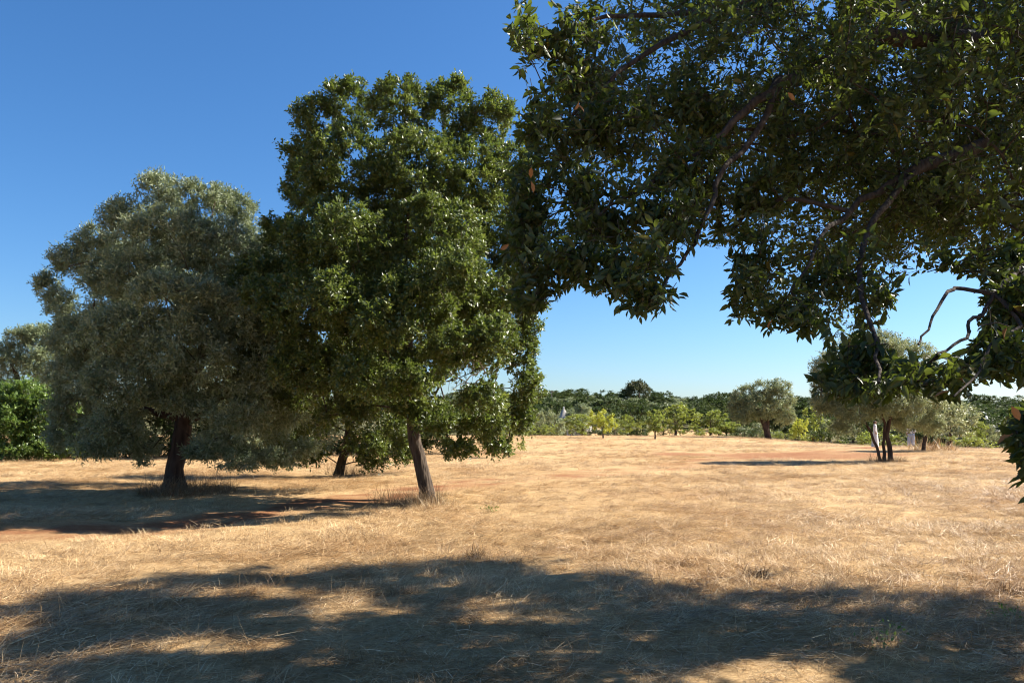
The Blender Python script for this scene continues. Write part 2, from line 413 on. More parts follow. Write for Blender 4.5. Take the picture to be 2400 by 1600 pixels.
class Skeleton:
    def __init__(self): self.p, self.par, self.len, self.minr = [], [], [], []
    def add(self, p, par, minr=0):
        self.p.append(np.asarray(p, float)); self.par.append(par); self.minr.append(minr)
        self.len.append(0 if par < 0 else self.len[par] + float(np.linalg.norm(self.p[-1] - self.p[par]))); return len(self.p) - 1
    def line(self, pts, par=-1, r0=0, r1=0, step=.35, wob=.03, rng=None):
        prev = par; pts = [np.asarray(q, float) for q in pts]
        if par >= 0: pts = [self.p[par]] + pts
        else: prev = self.add(pts[0], -1, r0)
        tot = sum(np.linalg.norm(b - a) for a, b in zip(pts[:-1], pts[1:])); run = 0
        for a, b in zip(pts[:-1], pts[1:]):
            L = np.linalg.norm(b - a); k = max(1, int(round(L / step)))
            for s in range(1, k + 1):
                q = a + (b - a) * s / k; run += L / k
                if rng is not None: q = q + rng.normal(0, wob, 3)
                prev = self.add(q, prev, r0 + (r1 - r0) * run / tot)
        return prev
    def grow(self, targets, rng, step=.4, bias=.28, wob=.06, first=0, forbid=None):
        order = np.argsort(np.linalg.norm(targets - self.p[first], axis=1))
        for t in targets[order]:
            Pn = np.array(self.p); cost = np.linalg.norm(Pn - t, axis=1) + bias * np.array(self.len)
            cost[:first] = 1e9
            if forbid is not None:
                near = np.argsort(cost)[:60]
                for f_ in (.25, .5, .75): cost[near] += 4.0 * forbid(Pn[near] * (1 - f_) + t * f_)
            j = int(np.argmin(cost)); a = self.p[j]; L = np.linalg.norm(t - a)
            if L < .08: continue
            k = max(1, int(L / step)); prev = j
            up = np.array([0, 0, L * .10])
            for s in range(1, k + 1):
                f = s / k; q = a + (t - a) * f + up * math.sin(f * math.pi) + (rng.normal(0, wob, 3) if s < k else 0)
                prev = self.add(q, prev)
    def chains(self, tip=.005, ex=2.3):
        n = len(self.p); r = np.zeros(n); acc = np.zeros(n); kids = [[] for _ in range(n)]
        for i in range(n - 1, -1, -1):
            r[i] = self.minr[i] or (tip if acc[i] == 0 else acc[i] ** (1 / ex))
            if self.par[i] >= 0: acc[self.par[i]] += r[i] ** ex if self.minr[i] == 0 else 0; kids[self.par[i]].append(i)
        res = []; stack = [(0, -1)]
        roots = [i for i in range(n) if self.par[i] < 0]; stack = [(i, -1) for i in roots]
        while stack:
            i, par = stack.pop(); pts, rs = [], []
            if par >= 0: pts.append(self.p[par]); rs.append(min(r[par], r[i] * 1.15))
            while True:
                pts.append(self.p[i]); rs.append(r[i])
                if not kids[i]: break
                ks = sorted(kids[i], key=lambda q: -r[q]); stack += [(q, i) for q in ks[1:]]; i = ks[0]
            res.append((np.array(pts), np.array(rs)))
        return res

def tube(pts, rs, sides, gnarl=0, rng=None):
    n = len(pts); t = np.gradient(pts, axis=0) if n > 1 else np.array([[0, 0, 1.]])
    t = nrm(t); ref = np.array([.31, .95, .05]) if abs(t[0][2]) > .5 else np.array([0.1, .2, 1.])
    V = []
    a = np.arange(sides) * 2 * math.pi / sides
    for k in range(n):
        b = np.cross(t[k], ref); b /= max(np.linalg.norm(b), 1e-6); c = np.cross(b, t[k]); ref = c
        rr = rs[k] * (1 + (gnarl * np.sin(a * 3 + k * .25) + gnarl * .7 * np.sin(a * 5 - k * .4) if gnarl else 0))
        V.append(pts[k] + np.cos(a)[:, None] * b * np.reshape(rr * np.ones(sides), (-1, 1)) + np.sin(a)[:, None] * c * np.reshape(rr * np.ones(sides), (-1, 1)))
    i = np.arange(n * sides).reshape(n, sides); j = np.roll(i, -1, axis=1)
    q = np.stack([i[:-1], j[:-1], j[1:], i[1:]], -1).reshape(-1, 4)
    return np.concatenate(V), q

def tubes_mesh(name, chains, mat, sides, origin, gnarl=0, caps=True):
    V, Q, k = [], [], 0
    for pts, rs in chains:
        s = sides(rs.max()) if callable(sides) else sides
        v, q = tube(pts - origin, rs, s, gnarl); V.append(v); Q.append(q + k); k += len(v)
    return mesh(name, np.concatenate(V), [np.concatenate(Q)], mat, smooth=True)

def build_tree(name, label, cat, base, sk, puffs, leafmat, barkmat, seed, sprigs, per, length, aspect, group=None, tmpl=LEAF2, branch_r=.03, nbranch=12,
               crown_name='crown', tip=.005, gnarl=.06, center=None, sprout_kw={}, root=None, twig_sides=4):
    rng = np.random.default_rng(seed); base = np.asarray(base, float)
    root = root or tag(empty(name, base), label, cat, group)
    if sk is not None:
        ch = sk.chains(tip)
        obj('trunk', tubes_mesh('trunk', ch[:1], barkmat, 14, base, gnarl), root)
        rest = sorted(ch[1:], key=lambda c: -c[1].max() * (1 + .2 * len(c[0])))
        big = [c for c in rest[:nbranch] if c[1].max() > branch_r]; ids = {id(c) for c in big}
        for c in big: obj('branch', tubes_mesh('branch', [c], barkmat, 8, base, gnarl * .5), root)
        small = [c for c in rest if id(c) not in ids]
        if small: tag(obj('twigs', tubes_mesh('twigs', small, barkmat, lambda r: 6 if r > .03 else twig_sides, base), root), kind='stuff')
    center = base + np.array([0, 0, 2.0]) if center is None else center
    P, D, N, L, tint, a, e = sprout(puffs, sprigs, per, length, rng, center, **sprout_kw)
    V, Fc, m = leaf_verts(P - base, D, N, L, L * aspect, tmpl)
    cr = tag(obj(crown_name, mesh(crown_name, V, [Fc], leafmat, np.repeat(tint, m)), root), kind='stuff')
    return root, cr

# --- the oak that stands alone in the middle
def middle_oak():
    rng = np.random.default_rng(101); b = hit(1001, 1172); d = b[1]
    lob = [(815, 258, .3, 70, 72), (724, 292, 0, 42, 68), (940, 275, -.3, 80, 92), (1058, 262, .2, 72, 76), (1150, 290, .3, 62, 72), (692, 380, .3, 42, 55),
           (712, 455, .5, 55, 55), (820, 400, -.8, 105, 95), (975, 400, -1.0, 95, 90), (1110, 420, -.3, 95, 100), (662, 550, .2, 56, 50),
           (760, 560, -1.2, 100, 85), (900, 570, .5, 90, 70), (1050, 560, -1.5, 95, 85), (1180, 560, .5, 75, 95), (620, 650, 0, 75, 60),
           (700, 720, -1.2, 105, 80), (850, 730, -1.5, 95, 80), (990, 720, -1.5, 85, 70), (1150, 710, -.5, 80, 75), (610, 790, .5, 70, 65),
           (730, 860, -.8, 100, 65), (880, 870, -1.2, 95, 65), (1010, 850, -.9, 60, 55), (990, 950, -1.0, 75, 48), (1205, 820, 0, 50, 62),
           (1235, 910, -.3, 40, 70), (1215, 985, -.2, 42, 45), (1120, 990, -.9, 75, 42), (1075, 1045, -1.1, 52, 28), (1170, 1040, -.6, 45, 22),
           (820, 960, -.2, 75, 40), (700, 930, .6, 60, 40), (930, 660, -1.9, 60, 45), (1000, 500, -1.8, 55, 45),
           (760, 690, -2.4, 90, 70), (900, 760, -2.6, 95, 70), (1050, 810, -2.3, 75, 60), (1125, 930, -1.9, 62, 45), (850, 885, -2.3, 85, 55), (960, 690, -2.2, 80, 65), (955, 890, -1.9, 70, 50), (1010, 985, -1.4, 60, 30), (590, 900, .6, 50, 60), (640, 700, -1.0, 70, 60),
           (1200, 400, .3, 52, 85), (1215, 610, .2, 58, 90), (1235, 740, 0, 45, 60), (1150, 800, -2.2, 60, 70), (820, 560, -2.2, 90, 80), (1060, 650, -2.3, 80, 70), (780, 620, 2.2, 120, 110), (1000, 560, 2.3, 120, 120), (900, 780, 2.4, 130, 90), (1100, 760, 2.0, 90, 90)]
    lob = [(l[0], l[1], l[2] * 1.25, *l[3:]) for l in lob]
    puffs = np.concatenate([lobes_to_puffs(lob, d, 5.6, .23, rng, .9, puff_area(10, 12, .08, .47), 1.08),
                            lobes_to_puffs([(800, 560, .2, 160, 230, 1.6), (1010, 540, .2, 160, 260, 1.7), (830, 820, .2, 170, 130, 1.7), (1100, 740, .3, 120, 170, 1.2)], d, 3.2, .26, rng, .3, puff_area(10, 12, .08, .47))])
    sk = Skeleton()
    tr = [b + (0, 0, -.1), at(997, 1140, d), at(986, 1090, d), at(970, 1015, d), at(962, 900, d - .1), at(955, 760, d), at(950, 600, d + .1), at(960, 430, d)]
    rad = [.19, .155, .14, .128, .11, .08, .05, .025]
    prev = sk.add(tr[0], -1, rad[0])
    for q0, q1, r0, r1 in zip(tr[:-1], tr[1:], rad[:-1], rad[1:]): prev = sk.line([q1], prev, r0, r1, .25, .008, rng)
    k = [i for i, q in enumerate(sk.p) if q[2] > b[2] + 1.25][0]
    for tgt in ((1160, 860, -.3), (1060, 640, -.8), (760, 760, -.6), (800, 480, .3), (1110, 430, .2), (700, 640, .4), (1215, 900, -.1)):
        j = int(np.argmin([np.linalg.norm(q - at(958, tgt[1] + 110, d)) + (50 if i < k else 0) for i, q in enumerate(sk.p[:60])]))
        e = at(tgt[0], tgt[1], d + tgt[2]); mid = (sk.p[j] + e) / 2 + (0, 0, .25)
        sk.line([mid, e], j, 0, 0, .3, .05, rng)
    sub = puffs[rng.random(len(puffs)) < .2]
    sk.grow(sub[:, :3], rng, .35, .25, .05, first=k)
    root, cr = build_tree('oak_tree', 'tall dark green oak with a bare straight trunk beside the red earth track', 'tree', b, sk, puffs, M_OAK, M_BARK, 7,
               10, 12, .080, .47, branch_r=.02, nbranch=14, center=at(940, 760, d), sprout_kw=dict(flat=.6))
    # pale dead wood in the gap at the crown's edge
    for s in range(5):
        p0 = at(1150 - 6 * s, 850 + 12 * s, d - .8); pts = [p0]
        for q in range(6): pts.append(pts[-1] + np.array([-.11 - .03 * rng.random(), -.05, (-.07 if s % 2 else .05) + rng.normal(0, .07)]))
        ch = [(np.array(pts), np.linspace(.016, .004, len(pts)))]
        for q in (2, 3, 4):
            st = pts[q]; ch.append((np.array([st, st + (-.08, .03, -.12 + .1 * rng.random()), st + (-.11, .05, -.28)]), np.array([.008, .006, .003])))
        o = obj('dead_branch', tubes_mesh('dead_branch', ch, M_DEAD, 4, b), root); tag(o, 'pale leafless dead branch')
    return d
OAK_D = middle_oak()

# --- the big olive on the left
def big_olive():
    rng = np.random.default_rng(202); b = hit(408, 1150); d = b[1]
    lob = [(372, 452, 0, 52, 50), (460, 475, -.3, 85, 52), (300, 515, 0, 70, 50), (548, 492, .3, 55, 50), (230, 575, .2, 60, 50), (175, 620, .2, 55, 48), (115, 668, .3, 38, 32), (150, 715, .2, 45, 45),
           (400, 570, -1.0, 115, 80), (530, 600, -.6, 100, 85), (290, 650, -.9, 95, 70), (620, 620, .4, 85, 100), (420, 700, -1.6, 110, 80), (560, 740, -.9, 100, 85),
           (185, 790, 0, 62, 60), (300, 780, -1.3, 95, 75), (180, 880, .2, 68, 62), (440, 830, -1.5, 110, 75), (590, 850, -.6, 100, 85), (300, 890, -1.1, 100, 70),
           (180, 960, .3, 65, 55), (280, 985, -.6, 85, 55), (430, 925, -.7, 100, 55), (560, 960, -.9, 85, 65), (650, 960, .2, 80, 80), (345, 1035, 0, 50, 32), (520, 1035, -.6, 60, 40), (600, 1060, -.4, 60, 28), (640, 1072, -.2, 60, 20), (480, 1055, -.5, 55, 28), (560, 1080, -.7, 55, 20), (250, 1035, -.3, 90, 36), (165, 1015, .2, 60, 42), (690, 1050, .2, 60, 32), (690, 780, .8, 70, 90), (340, 1075, .1, 20, 14)]
    lob = [(l[0], l[1], l[2] * 1.35, *l[3:]) for l in lob] + [(300, 640, 2.4, 110, 80), (450, 600, 2.5, 110, 80), (250, 790, 2.7, 110, 90), (520, 720, 2.6, 110, 90), (400, 840, 3.2, 120, 90), (560, 900, 2.6, 90, 80), (200, 880, 2.4, 70, 70)]
    puffs = np.concatenate([lobes_to_puffs(lob, d, 4.0, .27, rng, .8, puff_area(12, 12, .095, .26), 1.06),
                            lobes_to_puffs([(420, 640, .2, 200, 160, 1.8), (300, 820, .2, 180, 170, 1.8), (540, 800, .3, 180, 180, 1.8)], d, 1.8, .3, rng, .3, puff_area(12, 12, .095, .26))])
    sk = Skeleton()
    tr = [b + (0, 0, -.1), b + (0, 0, .2), at(408, 1095, d), at(425, 1030, d), at(432, 985, d)]
    rad = [.34, .235, .185, .175, .17]
    prev = sk.add(tr[0], -1, rad[0])
    for q0, q1, r0, r1 in zip(tr[:-1], tr[1:], rad[:-1], rad[1:]): prev = sk.line([q1], prev, r0, r1, .2, .012, rng)
    k = len(sk.p) - 2
    for tgt, r in (((330, 820, .2), .13), ((480, 800, -.4), .14), ((560, 900, -.3), .10), ((250, 900, -.2), .09), ((430, 860, .8), .11)):
        e = at(tgt[0], tgt[1], d + tgt[2]); q = sk.line([(sk.p[prev] * .5 + e * .5) + (0, 0, -.15), e], prev, r, r * .5, .25, .05, rng)
        up = at(tgt[0] * 1.15 - 60, tgt[1] - 170, d + tgt[2]); sk.line([up], q, r * .45, .02, .25, .06, rng)
    sub = puffs[rng.random(len(puffs)) < .2]
    sk.grow(sub[:, :3], rng, .35, .22, .06, first=k)
    root, cr = build_tree('olive_tree', 'broad silvery green olive with a thick leaning dark trunk and dry weeds at its foot', 'tree', b, sk, puffs, M_OLIVE, M_BARKO, 8,
               12, 12, .095, .26, branch_r=.03, nbranch=12, center=at(410, 850, d), gnarl=.10, sprout_kw=dict(flat=1.2, up=.6))
    return d
OLIVE_D = big_olive()

def simple_tree(name, label, base, lobes, d, leafmat, barkmat, seed, dens, rad, sprigs, per, length, aspect, stems=None, r0=.12, group=None, frac=.25, tip=.006, cat='tree', nbranch=6, kw={}):
    """trunk polylines given in photo pixels at depth d, crown from lobes"""
    rng = np.random.default_rng(seed); base = np.asarray(base, float)
    puffs = lobes_to_puffs(lobes, d, dens, rad, rng, .8, puff_area(sprigs, per, length, aspect))
    sk = Skeleton(); top = None
    stems = stems or []
    for i, st in enumerate(stems):
        pts = [at(px, py, d) for px, py in st]; pts[0][2] = terrain(pts[0][0], pts[0][1]) - .08
        rr = r0 * (1 if i == 0 else .7)
        if i == 0:
            root_i = sk.add(pts[0], -1, rr * 1.5); sk.line(pts[1:], root_i, rr * 1.2, rr * .6, .2, .01, rng)
        else:
            q = sk.add(pts[0], -1, rr * 1.3); sk.line(pts[1:], q, rr * 1.1, rr * .5, .2, .01, rng)
    first = 2
    sub = puffs[rng.random(len(puffs)) < frac]
    if len(sk.p): sk.grow(sub[:, :3], rng, .4, .3, .06, first=first)
    return build_tree(name, label, cat, base, sk if len(sk.p) else None, puffs, leafmat, barkmat, seed + 1, sprigs, per, length, aspect, group, nbranch=nbranch, branch_r=.02, tip=tip,
                      center=np.mean(puffs[:, :3], 0) - np.array([0, 0, .6]), sprout_kw=kw)

def mid_trees():
    b = hit(792, 1116); d = b[1]
    simple_tree('oak_tree', 'low branching oak with brown weeds at its foot, behind the tall oak', b,
                [(700, 870, .3, 90, 80), (820, 850, 0, 100, 80), (760, 950, -.6, 90, 70), (880, 930, -.3, 80, 70), (660, 960, 0, 70, 60), (930, 1010, .2, 65, 55), (690, 1030, -.2, 65, 45), (860, 1040, -.5, 65, 45), (940, 1062, .2, 45, 26), (740, 1065, -.4, 40, 25), (880, 1080, -.3, 45, 18), (660, 1072, .2, 40, 20)],
                d, M_OAK, M_BARK, 31, 4.5, .34, 10, 10, .10, .5, [[(790, 1116), (808, 1060), (824, 980), (830, 880)]], .12)
    # dark olives and oaks standing further back on the left
    rows = [((230, 1072), [(190, 990, 0, 80, 55), (270, 1000, 0, 75, 50), (225, 1045, -.3, 95, 32), (320, 1050, 0, 60, 26), (230, 1060, -.6, 120, 16)], M_WOODOAK, 'round dark bush in the shade behind the big olive, touching the bright green shrub'),
            ((560, 1072), [(520, 960, 0, 90, 60), (600, 930, 0, 80, 60), (560, 1030, -.3, 100, 45), (640, 1000, .3, 70, 65), (480, 1045, 0, 60, 28)], M_OLIVE, 'dull grey olive standing between the big olive and the low branching oak'),
            ((700, 1068), [(690, 920, 0, 80, 60), (760, 980, 0, 70, 50), (700, 1035, 0, 100, 40), (620, 1050, 0, 50, 24)], M_OLIVE, 'grey green olive straight behind the low branching oak'),
            ((930, 1065), [(900, 950, 0, 70, 60), (960, 980, 0, 60, 50), (920, 1040, 0, 90, 34), (1010, 1030, .3, 55, 36), (830, 1045, 0, 70, 30)], M_WOODOAK, 'dark green oak bush behind the trunk of the tall oak'),
            ((400, 1070), [(360, 960, 0, 90, 60), (440, 980, .2, 90, 60), (390, 1035, 0, 130, 42)], M_WOODOAK, 'dark oak bush straight behind the trunk of the big olive')]
    for k, (bp, lob, m, lab) in enumerate(rows):
        b = hit(*bp); d = b[1]
        simple_tree('oak_bush' if m is M_WOODOAK else 'olive_tree', lab, b, lob, d, m, M_BARK, 40 + k * 3, 4.5, .5, 11, 11, .14, .45 if m is M_WOODOAK else .3, [[bp, (bp[0] + 6, bp[1] - 40), (bp[0] - 4, bp[1] - 110)]], .14, group='trees behind the left part of the field')
    # bright shrub and olives at the left edge
    b = hit(70, 1078); d = b[1]
    simple_tree('shrub', 'bright green leafy shrub reaching the ground beside the shaded straw', b,
                [(0, 950, 0, 70, 60), (70, 940, -.3, 70, 55), (130, 965, -.2, 55, 60), (20, 1020, -.6, 90, 55), (110, 1030, -.5, 75, 45), (-60, 1000, 0, 70, 75), (160, 1040, -.2, 50, 38), (-110, 960, 0, 60, 80), (60, 1050, -.7, 110, 30), (60, 985, -.4, 110, 60)],
                d, M_SHRUB, M_BARK, 61, 5.5, .42, 11, 11, .12, .5, [[(60, 1078), (62, 1020), (58, 960)]], .09, cat='shrub')
    b = hit(40, 1064); d = b[1]
    simple_tree('olive_tree', 'pale grey olive rising behind the bright green shrub', b,
                [(45, 800, 0, 50, 35), (20, 850, 0, 65, 50), (100, 800, .2, 55, 45), (120, 860, 0, 70, 60), (40, 920, 0, 90, 50), (-60, 860, .2, 60, 60), (160, 800, .5, 50, 50)],
                d, M_OLIVE, M_BARKO, 64, 4, .5, 11, 11, .15, .3, [[(40, 1064), (44, 980), (40, 880)]], .2)
    # thin trees seen under the tall oak's right side
    b = hit(1150, 1062); d = b[1]
    simple_tree('almond_tree', 'small yellow green tree with twin trunk behind drooping boughs of the tall oak', b,
                [(1140, 950, 0, 40, 28), (1165, 990, 0, 40, 35), (1110, 985, .2, 40, 35), (1180, 950, .2, 25, 30), (1140, 1025, 0, 35, 18)],
                d, M_BRIGHT, M_BARK, 67, 2.4, .3, 8, 8, .12, .4, [[(1150, 1064), (1156, 1020), (1148, 970)], [(1153, 1064), (1166, 1020), (1175, 975)]], .09)
    b = hit(1193, 1072)
    simple_tree('sapling', 'thin sapling with a straight dark stem under the drooping boughs of the tall oak', b,
                [(1193, 1020, 0, 22, 24), (1205, 1000, 0, 20, 20), (1222, 1045, 0, 14, 14)], b[1], M_BRIGHT, M_BARK, 69, 2, .22, 6, 6, .10, .4, [[(1193, 1072), (1192, 1040), (1195, 1010)]], .045)
    # right olive with three stems
    b = hit(2070, 1080); d = b[1]
    simple_tree('olive_tree', 'olive with several stems splitting at the ground and a long shadow on the straw', b,
                [(2050, 815, 0, 85, 42), (1965, 870, 0, 65, 65), (2040, 880, -.5, 90, 60), (2130, 850, .2, 70, 55), (1935, 930, 0, 40, 50), (2000, 955, -.3, 75, 45), (2090, 940, -.6, 80, 45), (2160, 930, 0, 60, 60), (2180, 990, .3, 40, 30), (2120, 985, .2, 60, 25), (1980, 1000, .2, 40, 22)],
                d, M_OLIVE, M_BARKO, 71, 4, .34, 11, 12, .11, .28,
                [[(2088, 1080), (2086, 1045), (2078, 1020), (2088, 970), (2084, 900)], [(2064, 1079), (2054, 1045), (2040, 1012), (2010, 960)], [(2074, 1078), (2071, 1040), (2074, 990), (2050, 930)]], .085)
    b = hit(2165, 1056); d = b[1]
    simple_tree('olive_tree', 'small grey olive with a single dark leaning trunk next to the standing person', b,
                [(2170, 945, 0, 60, 40), (2130, 985, .2, 45, 30), (2215, 975, 0, 50, 35), (2180, 1000, -.3, 45, 20)], d, M_OLIVE, M_BARKO, 74, 3.5, .5, 10, 11, .18, .3, [[(2164, 1056), (2167, 1030), (2174, 1000), (2172, 960)]], .085)
    # olive on the crest
    b = hit(1800, 1028); d = b[1]
    simple_tree('olive_tree', 'single round olive with a pale flared trunk on the crest of the field', b,
                [(1745, 935, 0, 32, 32), (1785, 915, 0, 42, 26), (1822, 908, 0, 34, 22), (1775, 950, -.4, 48, 32), (1825, 945, -.2, 40, 34), (1740, 970, 0, 32, 26), (1780, 968, 0, 45, 18), (1835, 976, .2, 32, 22), (1722, 950, .2, 18, 22)],
                d, M_OLIVE, M_BARKO, 77, 4.0, .5, 11, 11, .20, .3, [[(1801, 1028), (1796, 1005), (1784, 975), (1768, 945)], [(1798, 1000), (1800, 980), (1812, 950)]], .30)
mid_trees()

# ------------------------------------------------------------------ the foreground oak (only its boughs are in view)
VIS = [np.array(p, float) for p in (
    [(1235, -80), (1190, 60), (1215, 180), (1250, 240), (1210, 270), (1190, 420), (1165, 560), (1180, 700), (1235, 765), (1285, 720), (1330, 685), (1420, 700), (1490, 735), (1545, 735), (1595, 680), (1600, 600), (1650, 575), (1705, 590), (1700, 690), (1705, 765), (1770, 755),
     (1830, 785), (1900, 790), (1940, 840), (1890, 900), (1930, 940), (2010, 948), (2090, 935), (2140, 890), (2195, 945), (2280, 925), (2290, 880), (2260, 850), (2180, 840), (2110, 850), (2080, 770), (2110, 660), (2190, 640), (2290, 640), (2310, 700), (2270, 790), (2300, 880), (2420, 900), (2500, 880), (2500, -80)],
    [(2380, 950), (2340, 1000), (2370, 1060), (2420, 1130), (2520, 1130), (2520, 940)])]
SHADE = np.array([(-900, 1470), (0, 1425), (180, 1375), (480, 1345), (700, 1340), (860, 1320), (1000, 1305), (1180, 1308), (1290, 1322), (1420, 1350), (1600, 1362), (1770, 1352), (1950, 1368), (2150, 1378), (2280, 1395), (2420, 1420), (3200, 1500), (3200, 2600), (-900, 2600)], float)

def inside(px, py, poly):
    px = np.asarray(px); py = np.asarray(py); r = np.zeros(px.shape, bool)
    for (x0, y0), (x1, y1) in zip(poly, np.roll(poly, -1, axis=0)):
        c = ((y0 > py) != (y1 > py)) & (px < (x1 - x0) * (py - y0) / (y1 - y0 + 1e-9) + x0); r ^= c
    return r

def project(p):
    d = np.maximum(p[:, 1], .3)
    return W / 2 + p[:, 0] / d * F, YH - (p[:, 2] - CAMZ) / d * F

def fleck(p):
    """true where the crown is open to the sun, so that flecks of light reach the straw"""
    g = p - SUNN * (p[:, 2:3] / SUNN[2])
    n = vnoise(g[:, 0] * 1.25, g[:, 1] * 2.7, 43) * .6 + vnoise(g[:, 0] * 3.0 + 3, g[:, 1] * 6.0, 44) * .4
    return (n < .39) & (g[:, 1] > 4.4) & (np.abs(g[:, 0]) < .72 * g[:, 1] + .5) & (g[:, 1] < 8.3 + .5 * vnoise(g[:, 0], g[:, 1], 45))

def foreground_oak():
    rng = np.random.default_rng(303)
    base = np.array([9.2, 7.9, 0.0]); base[2] = terrain(base[0], base[1])
    ctr = np.array([8.6, 9.2, 5.6]); rad3 = np.array([9.4, 7.6, 5.2])
    # crown volume
    q = rng.uniform(-1, 1, (44000, 3)); s = np.linalg.norm(q, axis=1)
    q = q[(s < 1) & (s > .35)]
    q[:, 2] = np.where(q[:, 2] < 0, q[:, 2] * .72, q[:, 2])
    c = ctr + q * rad3
    c = c[(c[:, 2] > 2.0) & (c[:, 0] > .15 + .06 * c[:, 1]) & (c[:, 1] > 2.2)]
    clump = vnoise(c[:, 0] * .9 + c[:, 2] * .7, c[:, 1] * .9 - c[:, 2] * .8, 41)
    c = c[rng.random(len(c)) < .35 + 1.0 * (clump > .42)]
    def ok_view(c, r):
        px, py = project(c); rp = r / np.maximum(c[:, 1], .3) * F * .8
        infr = (px > -rp) & (px < W + rp) & (py > -rp) & (py < H + rp)
        good = np.ones(len(c), bool)
        for sx, sy in ((0, 0), (1, 0), (-1, 0), (0, 1), (0, -1)):
            x, y = px + sx * rp, py + sy * rp
            good &= inside(x, y, VIS[0]) | inside(x, y, VIS[1]) | (x > W + 20) | (y < -20)
        return good | ~infr, infr
    def ok_shade(c, r):
        sh = c - SUNN * (c[:, 2:3] / SUNN[2]); px, py = project(sh); vis = (sh[:, 1] > 1)
        return inside(px, py - 6, SHADE) | ~vis
    v, infr = ok_view(c, .34); keep = v & ok_shade(c, .3)
    c, infr = c[keep], infr[keep]
    far = infr & (c[:, 1] > 2.6); hid = ~infr
    vis = c[far]; off = c[hid]
    vis = vis[rng.random(len(vis)) < np.clip(.7 + .11 * vis[:, 1], 0, 1)]
    off = off[rng.random(len(off)) < .10]
    # the upper crown that throws the dappled shade
    gx, gy = rng.uniform(-5.5, 7.5, 2600), rng.uniform(4.2, 10, 2600); gp = np.stack([gx, gy, np.zeros(2600)], -1)
    ax, ay = project(gp); gp = gp[inside(ax, ay, SHADE)]; gp = gp[~fleck(gp)]; hh = rng.uniform(4.5, 10.2, len(gp)); up = gp + SUNN * (hh / SUNN[2])[:, None]
    up = up[(np.linalg.norm((up - ctr) / (rad3 * 1.12), axis=1) < 1) & (up[:, 0] > .4 + .06 * up[:, 1])]
    v2, in2 = ok_view(up, .4); up = up[v2 & ~in2][:430]; print('shade puffs', len(up)); off = np.concatenate([off, up])
    # hand placed sprays that hang in front
    extra = []
    for px, py, d, rx, ry, n in ((2010, 840, 4.3, 80, 55, 8), (2080, 905, 4.1, 80, 40, 8), (1960, 910, 4.3, 45, 40, 5), (2200, 880, 3.9, 60, 55, 7), (2240, 935, 3.8, 30, 20, 2), (2150, 840, 4.1, 60, 40, 4),
                                  (2395, 1000, 3.6, 28, 35, 12), (2405, 1075, 3.5, 14, 25, 6), (2370, 850, 4.4, 50, 45, 12), (2360, 740, 4.8, 40, 70, 16), (2390, 650, 5.2, 30, 60, 12), (2180, 655, 5.4, 40, 22, 9), (2250, 635, 5.4, 50, 25, 10), (2310, 840, 4.3, 30, 40, 8),
                                  (1620, 450, 5.6, 80, 90, 12), (1650, 300, 6.0, 100, 90, 12), (1750, 480, 5.8, 80, 80, 12), (1560, 250, 6.0, 100, 90, 10), (1900, 400, 6.2, 120, 100, 12), (2050, 300, 6.5, 120, 100, 10), (2200, 450, 6.3, 100, 100, 12), (1800, 100, 6.6, 150, 80, 10), (2250, 250, 6.6, 110, 110, 10),
                                  (1205, 70, 4.8, 12, 20, 3), (1205, 115, 4.8, 12, 18, 3), (1530, 690, 4.5, 45, 25, 6), (1500, 630, 4.7, 70, 45, 7), (1400, 630, 4.9, 70, 45, 7), (1300, 610, 5.0, 70, 70, 9), (1230, 700, 5.2, 30, 45, 8), (1240, 560, 5.2, 40, 80, 10), (1250, 420, 5.3, 45, 80, 10), (1280, 280, 5.3, 40, 50, 8),
                                  (1760, 700, 5.2, 50, 45, 5), (1850, 740, 5.0, 70, 35, 6), (1800, 600, 5.3, 80, 60, 6), (1940, 640, 5.2, 80, 70, 8), (2040, 700, 5.0, 40, 60, 5), (1560, 520, 5.2, 90, 60, 12), (1400, 300, 5.6, 120, 120, 22), (1420, 470, 5.3, 100, 80, 16), (1330, 120, 5.6, 90, 90, 16)):
        u = nrm(rng.normal(size=(n, 3))) * rng.random((n, 1)) ** .4
        p = at(px, py, d) + u * np.array([rx * d / F, .35, ry * d / F]); extra.append(p)
    extra = np.concatenate(extra)
    pv = np.concatenate([vis, extra])
    rv = np.concatenate([rng.uniform(.20, .36, len(vis)), rng.uniform(.12, .20, len(extra)) * (extra[:, 1] / 4)])
    puv = np.concatenate([pv, rv[:, None]], 1)
    puo = np.concatenate([off, rng.uniform(.32, .55, (len(off), 1))], 1)
    print('foreground puffs', len(vis), len(extra), len(off))
    # skeleton
    sk = Skeleton(); fork = base + np.array([-.4, -.3, 2.5])
    r0 = sk.add(base - (0, 0, .15), -1, .52); t = sk.line([base + (0, 0, .4), base + (-.2, -.1, 1.5), fork], r0, .42, .34, .3, .015, rng)
    first = len(sk.p) - 3
    def limb(par, pts, a, b):
        q = [sk.p[par]] + [at(*p) if isinstance(p, tuple) else p for p in pts]
        q = [2 * q[0] - q[1]] + q + [2 * q[-1] - q[-2]]; cur = []
        for i in range(1, len(q) - 2):                    # a smooth curve through the given points
            for t_ in (.25, .5, .75, 1.0):
                cur.append(.5 * (2 * q[i] + (q[i + 1] - q[i - 1]) * t_ + (2 * q[i - 1] - 5 * q[i] + 4 * q[i + 1] - q[i + 2]) * t_ ** 2 + (3 * q[i] - q[i - 1] - 3 * q[i + 1] + q[i + 2]) * t_ ** 3))
        return sk.line(cur, par, a * .82, b * .82, .16, min(.02, .003 + a * .18), rng)
    A = limb(t, [(2560, 90, 8.2), (2420, 80, 7.5), (2290, 92, 7.0)], .20, .115)
    B = limb(A, [(2100, 95, 6.6), (1960, 130, 6.3), (1830, 200, 6.0)], .095, .06)
